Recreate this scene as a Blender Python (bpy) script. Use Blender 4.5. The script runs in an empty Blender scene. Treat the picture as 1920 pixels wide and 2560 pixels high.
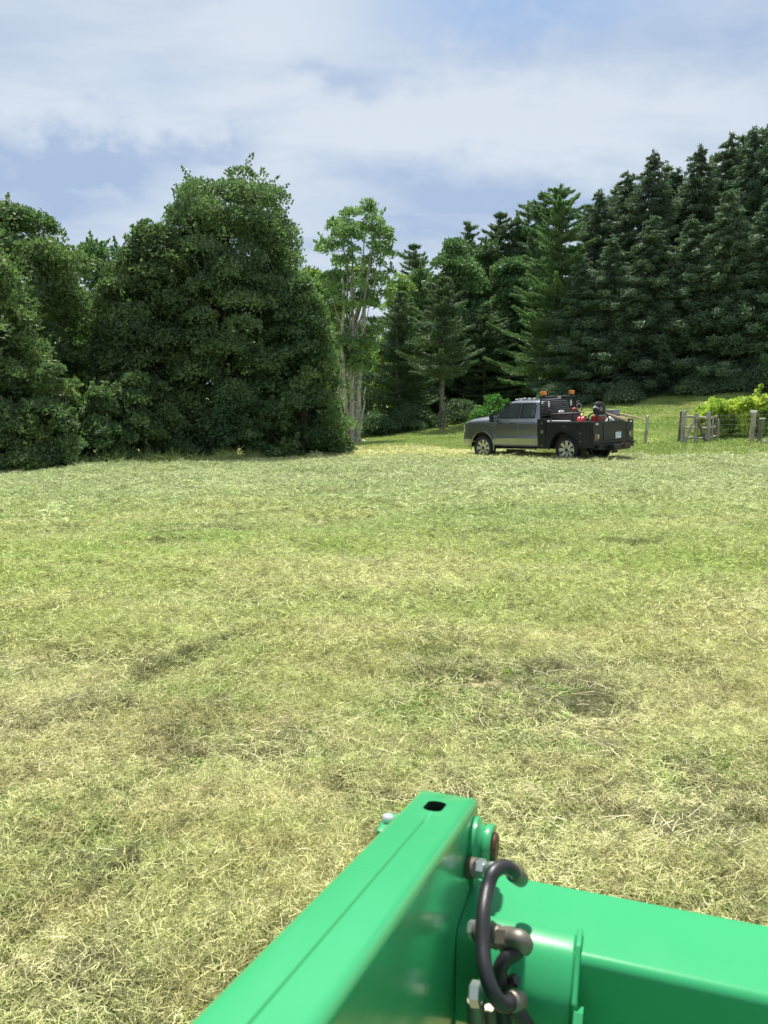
import bpy, bmesh, math, random
import numpy as np
from mathutils import Vector, Matrix
R = math.radians
S = bpy.context.scene
COL = S.collection
random.seed(7)

# ------------------------------------------------------------------ camera
F, CAMH, PHI = 1925.0, 2.4, R(8.7)
cP, sP = math.cos(PHI), math.sin(PHI)
cam = bpy.data.cameras.new('camera')
cam_o = bpy.data.objects.new('camera', cam); COL.objects.link(cam_o)
cam_o.location = (0, 0, CAMH); cam_o.rotation_euler = (R(90) - PHI, 0, 0)
cam.sensor_fit = 'VERTICAL'; cam.sensor_height = 36; cam.lens = 36 * F / 2560
cam.clip_start = 0.05; cam.clip_end = 3000
cam.dof.use_dof = True; cam.dof.focus_distance = 14; cam.dof.aperture_fstop = 9.0
S.camera = cam_o
# ------------------------------------------------------------------ sun, exposure
SUN_EL, SUN_AZ = R(66), R(-4)           # azimuth from +Y, negative to the left
sd = Vector((math.sin(SUN_AZ) * math.cos(SUN_EL), math.cos(SUN_AZ) * math.cos(SUN_EL), math.sin(SUN_EL)))
sun = bpy.data.lights.new('sun', 'SUN'); sun.energy = 4.9; sun.angle = R(2.5); sun.color = (1, .955, .87)
sun_o = bpy.data.objects.new('sun', sun); COL.objects.link(sun_o)
sun_o.rotation_euler = (-sd).to_track_quat('-Z', 'Y').to_euler(); sun_o.location = (0, 0, 50)
S.view_settings.view_transform = 'Standard'; S.view_settings.look = 'None'
S.view_settings.exposure = 0.66; S.view_settings.gamma = 1; S.view_settings.use_curve_mapping = False

# ------------------------------------------------------------------ node helpers
class NT:
    def __init__(s, t): s.t = t; s.n = t.nodes; s.l = t.links
    def new(s, k, **kw):
        n = s.n.new(k)
        for a, b in kw.items(): setattr(n, a, b)
        return n
    def put(s, sock, v):
        if v is None: return
        if isinstance(v, bpy.types.NodeSocket): s.l.new(v, sock)
        else: sock.default_value = v
    def math(s, op, a, b=0.0, c=None, clamp=False):
        n = s.new('ShaderNodeMath', operation=op, use_clamp=clamp)
        s.put(n.inputs[0], a); s.put(n.inputs[1], b)
        if c is not None: s.put(n.inputs[2], c)
        return n.outputs[0]
    def mix(s, f, a, b):
        n = s.new('ShaderNodeMix', data_type='RGBA', clamp_factor=True)
        s.put(n.inputs[0], f); s.put(n.inputs[6], a if not isinstance(a, tuple) else (*a[:3], 1)); s.put(n.inputs[7], b if not isinstance(b, tuple) else (*b[:3], 1))
        return n.outputs[2]
    def ramp(s, f, lo, hi):
        n = s.new('ShaderNodeMapRange', clamp=True); s.put(n.inputs[0], f); n.inputs[1].default_value = lo; n.inputs[2].default_value = hi
        n.interpolation_type = 'SMOOTHSTEP'
        return n.outputs[0]
    def noise(s, vec, scale, detail=3, rough=.5, dist=0.0):
        n = s.new('ShaderNodeTexNoise'); s.put(n.inputs['Vector'], vec); n.inputs['Scale'].default_value = scale
        n.inputs['Detail'].default_value = detail; n.inputs['Roughness'].default_value = rough; n.inputs['Distortion'].default_value = dist
        return n.outputs[0]
    def scale(s, vec, xyz):
        n = s.new('ShaderNodeVectorMath', operation='MULTIPLY'); s.put(n.inputs[0], vec); n.inputs[1].default_value = xyz
        return n.outputs[0]

# ------------------------------------------------------------------ world: daylight sky under thin cloud
w = bpy.data.worlds.new('World'); S.world = w; w.use_nodes = True
t = NT(w.node_tree); t.n.clear()
out = t.new('ShaderNodeOutputWorld')
sky = t.new('ShaderNodeTexSky', sky_type='NISHITA'); sky.sun_disc = False
sky.sun_elevation = SUN_EL; sky.sun_rotation = SUN_AZ; sky.dust_density = 1.2
bg1 = t.new('ShaderNodeBackground'); t.l.new(sky.outputs[0], bg1.inputs[0]); bg1.inputs[1].default_value = .07
geo = t.new('ShaderNodeTexCoord'); gv = geo.outputs['Generated']
sep = t.new('ShaderNodeSeparateXYZ'); t.l.new(gv, sep.inputs[0])
wob = t.math('MULTIPLY', t.math('SUBTRACT', t.noise(gv, 5.0, 5, .55), .5), .15)
wob2 = t.math('MULTIPLY', t.math('SUBTRACT', t.noise(t.scale(gv, (1, 1, 2.2)), 9.0, 4, .55), .5), .09)
az = t.math('ADD', t.math('ARCTAN2', sep.outputs[0], sep.outputs[1]), wob)
el = t.math('ADD', t.math('ARCSINE', sep.outputs[2]), t.math('ADD', wob2, t.math('MULTIPLY', t.math('SUBTRACT', t.noise(gv, 24.0, 4, .6), .5), .045)))
def blob(px, py, sx, sy, k):
    x, y, z = (px - 960) / F, cP + (1280 - py) / F * sP, -sP + (1280 - py) / F * cP
    a0, e0 = math.atan2(x, y), math.atan2(z, math.hypot(x, y))
    u = t.math('DIVIDE', t.math('SUBTRACT', az, a0), sx / F); v = t.math('DIVIDE', t.math('SUBTRACT', el, e0), sy / F)
    r2 = t.math('ADD', t.math('MULTIPLY', u, u), t.math('MULTIPLY', v, v))
    return t.math('MULTIPLY', t.math('EXPONENT', t.math('MULTIPLY', r2, -1.0)), k)
def summed(bl):
    o = bl[0]
    for b in bl[1:]: o = t.math('ADD', o, b)
    return o
# cloud sheet: flatten the direction to a layer overhead
den = t.math('ADD', t.math('MAXIMUM', sep.outputs[2], 0.0), .22)
comb = t.new('ShaderNodeCombineXYZ'); t.l.new(t.math('DIVIDE', sep.outputs[0], den), comb.inputs[0]); t.l.new(t.math('DIVIDE', sep.outputs[1], den), comb.inputs[1])
lay = t.scale(comb.outputs[0], (.55, 1.0, 1))
c1 = t.noise(lay, 1.3, 6, .5, .6)
c2 = t.noise(t.scale(comb.outputs[0], (1.1, 2.4, 1)), 1.6, 6, .56, .3)
shade = t.math('ADD', t.math('MULTIPLY', t.ramp(c1, .34, .66), .34), t.math('MULTIPLY', t.ramp(c2, .38, .66), .42))
dark = summed([blob(110, 395, 230, 62, 1.3), blob(330, 440, 150, 50, .5), blob(480, 365, 110, 36, .75), blob(590, 372, 45, 30, .4), blob(820, 180, 130, 30, .45), blob(1250, 520, 420, 80, .55), blob(60, 540, 200, 70, .25),
               blob(1860, 130, 240, 120, .5), blob(1100, 120, 250, 60, .3)])
brk = t.math('ADD', t.math('MULTIPLY', t.ramp(t.noise(t.scale(gv, (1, 1, 1.7)), 11.0, 6, .6, .4), .36, .62), .45), .72)
shade = t.math('ADD', shade, t.math('MULTIPLY', dark, brk), clamp=True)
bright = summed([blob(1150, 300, 600, 95, .55), blob(250, 250, 350, 60, .3), blob(500, 60, 400, 90, .25)])
shade = t.math('SUBTRACT', shade, bright, clamp=True)
ccol = t.mix(shade, (.71, .785, .86), (.40, .515, .72))
bluegap = t.math('MULTIPLY', summed([blob(1330, 10, 330, 60, .75), blob(330, 230, 150, 45, .12)]), 1.0, clamp=True)
ccol = t.mix(bluegap, ccol, (.29, .47, .79))
bg2 = t.new('ShaderNodeBackground'); t.l.new(ccol, bg2.inputs[0]); bg2.inputs[1].default_value = .66
mx = t.new('ShaderNodeMixShader'); mx.inputs[0].default_value = .88
t.l.new(bg1.outputs[0], mx.inputs[1]); t.l.new(bg2.outputs[0], mx.inputs[2]); t.l.new(mx.outputs[0], out.inputs[0])

# ------------------------------------------------------------------ geometry of the picture
def ray(px, py):
    u = (1280 - py) / F
    return ((px - 960) / F, cP + u * sP, -sP + u * cP)
def at(px, py, Y):
    r = ray(px, py); k = Y / r[1]
    return Vector((r[0] * k, Y, CAMH + r[2] * k))
def sstep(a): return a * a * (3 - 2 * a)
ROWS = [(-60, [(-60, 0), (60, 0)]), (0, [(-60, 0), (60, 0)]), (10, [(-60, 0), (60, .1)]),
        (23, [(-60, -.5), (-11.5, -.02), (6, .1), (25, .3), (60, .6)]),
        (28, [(-60, -.6), (-11.5, -.15), (0, -.05), (5, .03), (8, .15), (25, .35), (60, 1)]),
        (34, [(-60, -.9), (-10, -.3), (0, -.02), (5, .0), (12, .2), (25, 1.0), (60, 3)]),
        (47, [(-60, -1.4), (-10, -.85), (-1.6, -.46), (3.7, .05), (9.8, 1.3), (16.5, 2.15), (24.0, 3.25), (60, 6)]),
        (52, [(-60, -1.5), (-10, -.9), (-1.6, -.46), (3.7, .1), (9.8, 1.5), (16.5, 2.5), (24.6, 3.8), (60, 6.5)]),
        (80, [(-60, -2), (-8, -1), (4, .6), (12, 3), (30, 5.5), (60, 9)]), (400, [(-60, 2), (0, 6), (60, 12)])]
def zg(x, y):
    x = np.asarray(x, float); y = np.asarray(y, float)
    Ys = [r[0] for r in ROWS]
    Z = np.array([np.interp(x, [p[0] for p in r[1]], [p[1] for p in r[1]]) for r in ROWS])
    i = np.clip(np.searchsorted(Ys, y) - 1, 0, len(Ys) - 2); Ya = np.array(Ys, float)
    tt = np.clip((y - Ya[i]) / (Ya[i + 1] - Ya[i]), 0, 1)
    if Z.ndim == 1: a, b = Z[i], Z[i + 1]
    else:
        idx = np.arange(Z.shape[1]); a, b = Z[i, idx], Z[i + 1, idx]
    z = a * (1 - tt) + b * tt
    return z + .035 * np.sin(x * .9 + y * .35) * np.sin(y * .55 - x * .2) * np.clip(y / 10, 0, 1) + .018 * np.sin(x * 2.3 + 1) * np.sin(y * 1.9)
def zf(x, y): return float(zg(np.array([x]), np.array([y]))[0])
def gp(px, Y):
    z = 0
    for _ in range(4):
        d = Y * cP - (z - CAMH) * sP; x = (px - 960) / F * d; z = zf(x, Y)
    return Vector((x, Y, z))
BX = [-80, -30, -11.4, -6, -1.2, 2, 4, 7, 10, 20, 60]; BY = [16, 19.5, 22.9, 27, 32.3, 32.5, 31.5, 28.3, 27.8, 27.4, 26]
def yb(x): return np.interp(x, BX, BY)

# ------------------------------------------------------------------ object helpers
def tag(o, label=None, cat=None, group=None, kind=None):
    if label: o['label'] = label
    if cat: o['category'] = cat
    if group: o['group'] = group
    if kind: o['kind'] = kind
    return o
def empty(name, loc=(0, 0, 0), rz=0.0):
    o = bpy.data.objects.new(name, None); COL.objects.link(o); o.location = loc; o.rotation_euler = (0, 0, rz)
    o.empty_display_size = .2
    return o
class MB:
    def __init__(s): s.v = []; s.f = []
    def add(s, v, f):
        o = len(s.v); s.v += [tuple(p) for p in v]; s.f += [tuple(i + o for i in q) for q in f]; return s
    def box(s, c, d, rot=None):
        c = Vector(c); m = rot or Matrix.Identity(3)
        v = [c + m @ Vector((sx * d[0] / 2, sy * d[1] / 2, sz * d[2] / 2)) for sx in (-1, 1) for sy in (-1, 1) for sz in (-1, 1)]
        return s.add(v, [(0, 1, 3, 2), (4, 6, 7, 5), (0, 4, 5, 1), (2, 3, 7, 6), (0, 2, 6, 4), (1, 5, 7, 3)])
    def prism(s, poly, fn, a, b):
        n = len(poly); v = [fn(p, a) for p in poly] + [fn(p, b) for p in poly]
        return s.add(v, [tuple(range(n - 1, -1, -1)), tuple(range(n, 2 * n))] + [(i, (i + 1) % n, n + (i + 1) % n, n + i) for i in range(n)])
    def tube(s, pts, r, n=10, cap=True, rs=None):
        pts = [Vector(p) for p in pts]; rings = []; up = None
        for i, p in enumerate(pts):
            d = (pts[min(i + 1, len(pts) - 1)] - pts[max(i - 1, 0)]).normalized()
            if up is None: up = d.orthogonal().normalized()
            up = (up - d * up.dot(d)).normalized(); q = d.cross(up); rr = rs[i] if rs else r
            rings.append([p + (up * math.cos(2 * math.pi * k / n) + q * math.sin(2 * math.pi * k / n)) * rr for k in range(n)])
        v = [x for g in rings for x in g]; m = len(pts)
        f = [(i * n + k, i * n + (k + 1) % n, (i + 1) * n + (k + 1) % n, (i + 1) * n + k) for i in range(m - 1) for k in range(n)]
        if cap: f += [tuple(range(n - 1, -1, -1)), tuple(range((m - 1) * n, m * n))]
        return s.add(v, f)
    def lathe(s, prof, c, axis, n=32, closed=False):
        a = Vector(axis).normalized(); u = a.orthogonal().normalized(); q = a.cross(u); c = Vector(c)
        v = [c + a * h + (u * math.cos(2 * math.pi * k / n) + q * math.sin(2 * math.pi * k / n)) * r for (r, h) in prof for k in range(n)]
        m = len(prof); f = [(i * n + k, i * n + (k + 1) % n, (i + 1) % m * n + (k + 1) % n, (i + 1) % m * n + k) for i in range(m if closed else m - 1) for k in range(n)]
        if not closed: f += [tuple(range(n - 1, -1, -1)), tuple(range((m - 1) * n, m * n))]
        return s.add(v, f)
    def build(s, name, mat, parent=None, bevel=0, seg=2, smooth=None, label=None):
        me = bpy.data.meshes.new(name); me.from_pydata(s.v, [], s.f)
        bm = bmesh.new(); bm.from_mesh(me); bmesh.ops.recalc_face_normals(bm, faces=bm.faces); bm.to_mesh(me); bm.free()
        me.materials.append(mat)
        o = bpy.data.objects.new(name, me); COL.objects.link(o)
        if parent: o.parent = parent
        if bevel:
            b = o.modifiers.new('bevel', 'BEVEL'); b.width = bevel; b.segments = seg; b.limit_method = 'ANGLE'; b.angle_limit = R(35)
        if smooth is not None:
            me.shade_smooth(); me.set_sharp_from_angle(angle=R(smooth))
        if label: o['label'] = label
        return o
def catmull(pts, n=8):
    P = [Vector(p) for p in pts]; P = [2 * P[0] - P[1]] + P + [2 * P[-1] - P[-2]]; o = []
    for i in range(1, len(P) - 2):
        a, b, c, d = P[i - 1:i + 3]
        for k in range(n):
            u = k / n; o.append(.5 * (2 * b + (c - a) * u + (2 * a - 5 * b + 4 * c - d) * u * u + (3 * b - a - 3 * c + d) * u ** 3))
    return o + [P[-2]]
def npmesh(name, v, f, mat, attr=None):
    me = bpy.data.meshes.new(name); v = np.asarray(v, np.float32); f = np.asarray(f, np.int32); n, k = f.shape
    me.vertices.add(len(v)); me.vertices.foreach_set('co', v.ravel())
    me.loops.add(n * k); me.loops.foreach_set('vertex_index', f.ravel())
    me.polygons.add(n); me.polygons.foreach_set('loop_start', np.arange(0, n * k, k, dtype=np.int32)); me.polygons.foreach_set('loop_total', np.full(n, k, np.int32))
    me.update(calc_edges=True); me.materials.append(mat)
    if attr is not None:
        a = me.attributes.new('rnd', 'FLOAT', 'FACE'); a.data.foreach_set('value', np.asarray(attr, np.float32))
    return me

# ------------------------------------------------------------------ materials
def mat(name, col=(.5, .5, .5), rough=.5, metal=0.0, spec=.5, coat=0.0, bump=None, var=None, emit=None):
    m = bpy.data.materials.new(name); m.use_nodes = True; q = NT(m.node_tree); b = q.n['Principled BSDF']
    b.inputs['Base Color'].default_value = (*col, 1); b.inputs['Roughness'].default_value = rough; b.inputs['Metallic'].default_value = metal
    b.inputs['Specular IOR Level'].default_value = spec; b.inputs['Coat Weight'].default_value = coat; b.inputs['Coat Roughness'].default_value = .06
    tc = q.new('ShaderNodeTexCoord').outputs['Object']
    if var:
        sc, c2, lo, hi = var
        q.l.new(q.mix(q.ramp(q.noise(tc, sc, 6, .6), lo, hi), col, c2), b.inputs['Base Color'])
    if bump:
        bn = q.new('ShaderNodeBump'); bn.inputs['Strength'].default_value = bump[1]; bn.inputs['Distance'].default_value = bump[2]
        q.l.new(q.noise(tc, bump[0], 4, .6), bn.inputs['Height']); q.l.new(bn.outputs[0], b.inputs['Normal'])
    return m
def leaf_mat(name, c_dark, c_mid, c_light, trans=.25, nscale=.35, rough=.55):
    m = bpy.data.materials.new(name); m.use_nodes = True; q = NT(m.node_tree); b = q.n['Principled BSDF']
    at_ = q.new('ShaderNodeAttribute'); at_.attribute_name = 'rnd'
    pos = q.new('ShaderNodeNewGeometry').outputs['Position']
    n1 = q.ramp(q.noise(pos, nscale, 3, .6), .35, .65)
    c = q.mix(at_.outputs['Fac'], q.mix(n1, c_dark, c_mid), q.mix(n1, c_mid, c_light))
    oi = q.new('ShaderNodeObjectInfo').outputs['Random']; hv = q.new('ShaderNodeHueSaturation'); q.l.new(c, hv.inputs['Color'])      # every tree a little different
    q.l.new(q.math('ADD', q.math('MULTIPLY', oi, .40), .86), hv.inputs['Value']); q.l.new(q.math('ADD', q.math('MULTIPLY', q.math('FRACT', q.math('MULTIPLY', oi, 5.7)), .035), .478), hv.inputs['Hue']); hv.inputs['Saturation'].default_value = .92; c = hv.outputs[0]
    q.l.new(c, b.inputs['Base Color']); b.inputs['Roughness'].default_value = rough; b.inputs['Specular IOR Level'].default_value = .3
    tr = q.new('ShaderNodeBsdfTranslucent'); q.l.new(q.mix(.5, c, (c_light[0] * .9, c_light[1] * 1.25, c_light[2] * .6)), tr.inputs[0])
    mx = q.new('ShaderNodeMixShader'); mx.inputs[0].default_value = trans
    q.l.new(b.outputs[0], mx.inputs[1]); q.l.new(tr.outputs[0], mx.inputs[2]); q.l.new(mx.outputs[0], q.n['Material Output'].inputs[0])
    return m
def field_color(q, at_fac, lawn=False):
    pos = q.new('ShaderNodeNewGeometry').outputs['Position']
    sp = q.new('ShaderNodeSeparateXYZ'); q.l.new(pos, sp.inputs[0]); y = sp.outputs[1]
    big = q.noise(q.scale(pos, (.32, 1.15, 0)), .5, 6, .66, .6)
    mid = q.noise(q.scale(pos, (.6, 1.5, 0)), 1.7, 5, .66)
    straw, green, grey, gold = (.64, .59, .35), (.33, .44, .11), (.40, .46, .265), (.74, .69, .38)
    brown = (.47, .39, .22)
    g = q.ramp(q.math('ADD', q.math('MULTIPLY', big, .6), q.math('MULTIPLY', mid, .4)), .33, .70)
    # nearer the camera the clippings are older and strawier, in the middle greener, farther on grey-green, along the edge gold
    nearw = q.math('SUBTRACT', 1.0, q.ramp(y, 4.0, 11.5))
    f1 = q.math('SUBTRACT', g, q.math('MULTIPLY', nearw, .30))
    f1 = q.math('ADD', f1, .16, clamp=True)
    f1 = q.math('ADD', q.math('MULTIPLY', at_fac, .42), q.math('MULTIPLY', f1, .78), clamp=True)
    c = q.mix(f1, straw, green)
    c = q.mix(q.math('MULTIPLY', q.math('ADD', q.math('MULTIPLY', q.ramp(mid, .46, .62), nearw), q.math('MULTIPLY', nearw, .12)), .5), c, brown)
    yw = q.math('ADD', y, q.math('MULTIPLY', q.math('SUBTRACT', big, .5), 14))
    gw = q.math('MULTIPLY', q.ramp(yw, 10, 19), q.math('SUBTRACT', 1.0, q.ramp(yw, 25, 30)))
    c = q.mix(q.math('MULTIPLY', gw, .62), c, grey)
    ew = q.math('MULTIPLY', q.ramp(yw, 25.5, 30.5), .5)
    c = q.mix(ew, c, gold)
    return c, pos
def hay_mat(name, k=1.0, tint=None, tw=0.0, trans=.2):
    m = bpy.data.materials.new(name); m.use_nodes = True; q = NT(m.node_tree); b = q.n['Principled BSDF']
    a = q.new('ShaderNodeAttribute'); a.attribute_name = 'rnd'
    c, pos = field_color(q, a.outputs['Fac'])
    if tint: c = q.mix(tw, c, tint)
    c = q.mix(q.math('MULTIPLY', q.math('SUBTRACT', 1.0, q.ramp(q.noise(q.scale(pos, (.75, 1.3, 1)), 10.0, 6, .75), .40, .52)), .78), c, (.13, .12, .055))      # fine dark mottling mixed in by noise
    hs = q.new('ShaderNodeHueSaturation'); q.l.new(c, hs.inputs['Color'])
    q.l.new(q.math('MULTIPLY', q.math('ADD', q.math('MULTIPLY', q.math('FRACT', q.math('MULTIPLY', a.outputs['Fac'], 7.31)), .85), .62), k), hs.inputs['Value'])
    hs.inputs['Saturation'].default_value = 1.0
    c = hs.outputs[0]
    q.l.new(c, b.inputs['Base Color']); b.inputs['Roughness'].default_value = .6; b.inputs['Specular IOR Level'].default_value = .25
    tr = q.new('ShaderNodeBsdfTranslucent'); q.l.new(c, tr.inputs[0]); mx = q.new('ShaderNodeMixShader'); mx.inputs[0].default_value = trans
    q.l.new(b.outputs[0], mx.inputs[1]); q.l.new(tr.outputs[0], mx.inputs[2]); q.l.new(mx.outputs[0], q.n['Material Output'].inputs[0])
    return m
M = {}
M['hay'] = hay_mat('hay', 1.3); M['clump'] = hay_mat('hay_clump', .8, (.24, .245, .13), .5, .06)
M['green'] = hay_mat('green_grass', 1.0, (.22, .40, .045), .78, .35)
M['weed'] = hay_mat('weed_leaf', .9, (.20, .38, .04), .9, .35)
m = bpy.data.materials.new('stubble_soil'); m.use_nodes = True; q = NT(m.node_tree); b = q.n['Principled BSDF']
fn = q.noise(q.new('ShaderNodeNewGeometry').outputs['Position'], 9, 5, .7)
c, pos = field_color(q, q.ramp(fn, .35, .65)); c2 = q.mix(q.ramp(q.noise(pos, 22, 4, .7), .42, .68), (.10, .08, .04), c)
q.l.new(c2, b.inputs['Base Color']); b.inputs['Roughness'].default_value = .9; b.inputs['Specular IOR Level'].default_value = .1
bn = q.new('ShaderNodeBump'); bn.inputs['Strength'].default_value = .8; bn.inputs['Distance'].default_value = .05
q.l.new(q.noise(pos, 7, 6, .7), bn.inputs['Height']); q.l.new(bn.outputs[0], b.inputs['Normal']); M['soil'] = m
m = bpy.data.materials.new('lawn_turf'); m.use_nodes = True; q = NT(m.node_tree); b = q.n['Principled BSDF']
pos = q.new('ShaderNodeNewGeometry').outputs['Position']
n1 = q.noise(q.scale(pos, (.35, 1.2, 1.2)), .55, 6, .65, .4); n2 = q.noise(q.scale(pos, (.7, 2, 2)), 2.6, 5, .7)
def lawn_color(q, pos, n1, n2):
    c = q.mix(q.ramp(n1, .35, .62), (.29, .41, .11), (.42, .46, .18))
    c = q.mix(q.math('MULTIPLY', q.ramp(n2, .5, .72), .55), c, (.50, .42, .21))
    sp = q.new('ShaderNodeSeparateXYZ'); q.l.new(pos, sp.inputs[0])
    st = q.ramp(q.math('SINE', q.math('ADD', q.math('MULTIPLY', sp.outputs[2], 17.0), q.math('MULTIPLY', n1, 7.0))), -.4, .9)
    return q.mix(q.math('MULTIPLY', st, .22), c, (.52, .45, .23))
q.l.new(lawn_color(q, pos, n1, n2), b.inputs['Base Color']); b.inputs['Roughness'].default_value = .9; b.inputs['Specular IOR Level'].default_value = .1
bn = q.new('ShaderNodeBump'); bn.inputs['Strength'].default_value = .7; bn.inputs['Distance'].default_value = .06
q.l.new(q.noise(pos, 5, 6, .75), bn.inputs['Height']); q.l.new(bn.outputs[0], b.inputs['Normal']); M['lawn'] = m
m = bpy.data.materials.new('lawn_blades'); m.use_nodes = True; q = NT(m.node_tree); b = q.n['Principled BSDF']
pos = q.new('ShaderNodeNewGeometry').outputs['Position']; a = q.new('ShaderNodeAttribute'); a.attribute_name = 'rnd'
n1 = q.noise(q.scale(pos, (.35, 1.2, 1.2)), .55, 6, .65, .4); n2 = q.noise(q.scale(pos, (.7, 2, 2)), 2.6, 5, .7)
c = q.mix(q.math('MULTIPLY', a.outputs['Fac'], .45), lawn_color(q, pos, n1, n2), (.25, .42, .06))
q.l.new(c, b.inputs['Base Color']); b.inputs['Roughness'].default_value = .7; b.inputs['Specular IOR Level'].default_value = .2; M['lawnblade'] = m

M['maple'] = leaf_mat('maple_leaf', (.056, .108, .054), (.098, .168, .068), (.19, .285, .098), .36, .6)
M['maple2'] = leaf_mat('far_leaf', (.06, .12, .055), (.10, .185, .068), (.16, .26, .085), .36, .3)
M['airy'] = leaf_mat('pale_leaf', (.11, .19, .085), (.17, .27, .10), (.28, .39, .14), .42, .5)
M['yellow'] = leaf_mat('yellow_green_leaf', (.09, .18, .035), (.15, .27, .05), (.25, .37, .07), .38, .6)
M['wpine'] = leaf_mat('white_pine_needle', (.072, .13, .072), (.105, .175, .09), (.16, .24, .115), .3, .3, .6)
M['wpine_light'] = leaf_mat('light_pine_needle', (.075, .15, .06), (.12, .22, .08), (.19, .31, .105), .32, .3, .6)
M['spruce'] = leaf_mat('spruce_needle', (.068, .122, .07), (.10, .165, .09), (.15, .225, .115), .26, .35, .6)
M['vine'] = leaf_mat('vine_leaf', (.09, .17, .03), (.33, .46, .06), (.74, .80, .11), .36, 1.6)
M['shrub'] = leaf_mat('shrub_leaf', (.05, .12, .02), (.08, .20, .03), (.13, .29, .04), .3, .8)
M['bark'] = mat('bark', (.10, .085, .07), .9, bump=(14, .8, .03), var=(6, (.05, .042, .035), .4, .6))
M['palebark'] = mat('pale_bark', (.44, .42, .37), .9, bump=(12, .6, .03), var=(5, (.24, .22, .19), .42, .62))
M['pinebark'] = mat('pine_bark', (.27, .23, .20), .9, bump=(12, .6, .03), var=(5, (.07, .06, .052), .4, .6))

# ------------------------------------------------------------------ ground sheets
def sheet(name, xs, ts, fy, material, dz=0.0, label=None):
    X, T = np.meshgrid(xs, ts); Y = fy(X, T); Z = zg(X.ravel(), Y.ravel()) + dz
    v = np.stack([X.ravel(), Y.ravel(), Z], 1); nx, ny = len(xs), len(ts)
    I = (np.arange(ny - 1)[:, None] * nx + np.arange(nx - 1)).ravel()
    me = npmesh(name, v, np.stack([I, I + 1, I + nx + 1, I + nx], 1), material); me.shade_smooth()
    o = bpy.data.objects.new(name, me); COL.objects.link(o); o['kind'] = 'structure'
    if label: o['label'] = label
    return o
xs = np.concatenate([[-400, -200, -110], np.arange(-60, 60.1, .4), [110, 200, 400]])
sheet('hayfield', xs, np.concatenate([[-.9, -.4], np.linspace(-.2, 1, 170)]), lambda X, T: T * yb(X), M['soil'])
sheet('lawn', xs, np.concatenate([np.linspace(0, 1, 150) ** 1.0 * .14, [.2, .3, .5, .75, 1]]), lambda X, T: yb(X) - .0 + T * 400, M['lawn'])

# ------------------------------------------------------------------ stuff scattered with geometry nodes
rng = np.random.default_rng(11)
def strands(n, Rr, L, W, el, curl, mound=0.0, seg=3, seed=0, disc=True, z0=0.0, tangle=.02):
    g = np.random.default_rng(seed)
    rr = Rr * np.sqrt(g.random(n)) if disc else Rr * g.random(n); th = g.random(n) * 2 * np.pi
    bx, by = rr * np.cos(th), rr * np.sin(th)
    # uneven relief inside one patch
    ph = g.random(8) * 6.28; rel = sum(np.sin(bx * (3 + i * 2.3) / Rr + ph[i]) * np.sin(by * (2.5 + i * 2.1) / Rr + ph[i + 4]) for i in range(4)) / 4
    bz = z0 + mound * (1 - (rr / Rr) ** 2) * (.6 + .5 * rel) + tangle * g.random(n) * (1 + rel)
    a = g.random(n) * 2 * np.pi; ln = L * (.5 + g.random(n)); wd = W * (.6 + .8 * g.random(n)); e = el[0] + (el[1] - el[0]) * g.random(n) ** 1.3
    cu = curl * (g.random(n) - .5) * 2; roll = (g.random(n) - .5) * 2.4
    ts = np.linspace(0, 1, seg + 1); P = []
    x, y, z = bx.copy(), by.copy(), bz.copy(); ee = e.copy()
    sag = g.random(n) * 1.2
    for i, tt in enumerate(ts):
        aa = a + cu * tt
        if i:
            x = x + ln / seg * np.cos(ee) * np.cos(aa); y = y + ln / seg * np.cos(ee) * np.sin(aa); z = z + ln / seg * np.sin(ee); ee = ee - sag * np.clip(e, .15, 1) / seg * 1.6
        wdi = wd * (1 - .75 * tt ** 2)
        s = np.stack([-np.sin(aa) * np.cos(roll), np.cos(aa) * np.cos(roll), np.sin(roll)], 1) * wdi[:, None] / 2
        p = np.stack([x, y, np.maximum(z, .0)], 1); P += [p - s, p + s]
    V = np.stack(P, 1).reshape(-1, 3); k = 2 * (seg + 1); b0 = np.arange(n)[:, None] * k
    Fc = np.concatenate([b0 + np.array([[2 * i, 2 * i + 1, 2 * i + 3, 2 * i + 2]]) for i in range(seg)], 1).reshape(-1, 4)
    return V, Fc, np.repeat(g.random(n), seg)
def rosette(n, Rr, L, W, seed):
    g = np.random.default_rng(seed); V = []; Fc = []; A = []
    for i in range(n):
        r = Rr * math.sqrt(g.random()); th = g.random() * 6.28; c = np.array([r * math.cos(th), r * math.sin(th), .01])
        a = g.random() * 6.28; e = .25 + .8 * g.random(); d = np.array([math.cos(a) * math.cos(e), math.sin(a) * math.cos(e), math.sin(e)]); s = np.array([-math.sin(a), math.cos(a), 0]); l = L * (.5 + g.random()); w_ = W * (.6 + .8 * g.random())
        dn = np.array([0, 0, -.25 * l]); b0 = len(V)
        V += [c, c + d * l * .5 - s * w_ / 2, c + d * l * .5 + s * w_ / 2, c + d * l + dn]
        Fc += [(b0, b0 + 1, b0 + 3, b0 + 2)]; A.append(g.random())
    return np.array(V), np.array(Fc), np.array(A)
def source(coll, name, data, material):
    o = bpy.data.objects.new(name, npmesh(name, data[0], data[1], material, data[2])); coll.objects.link(o)
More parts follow.
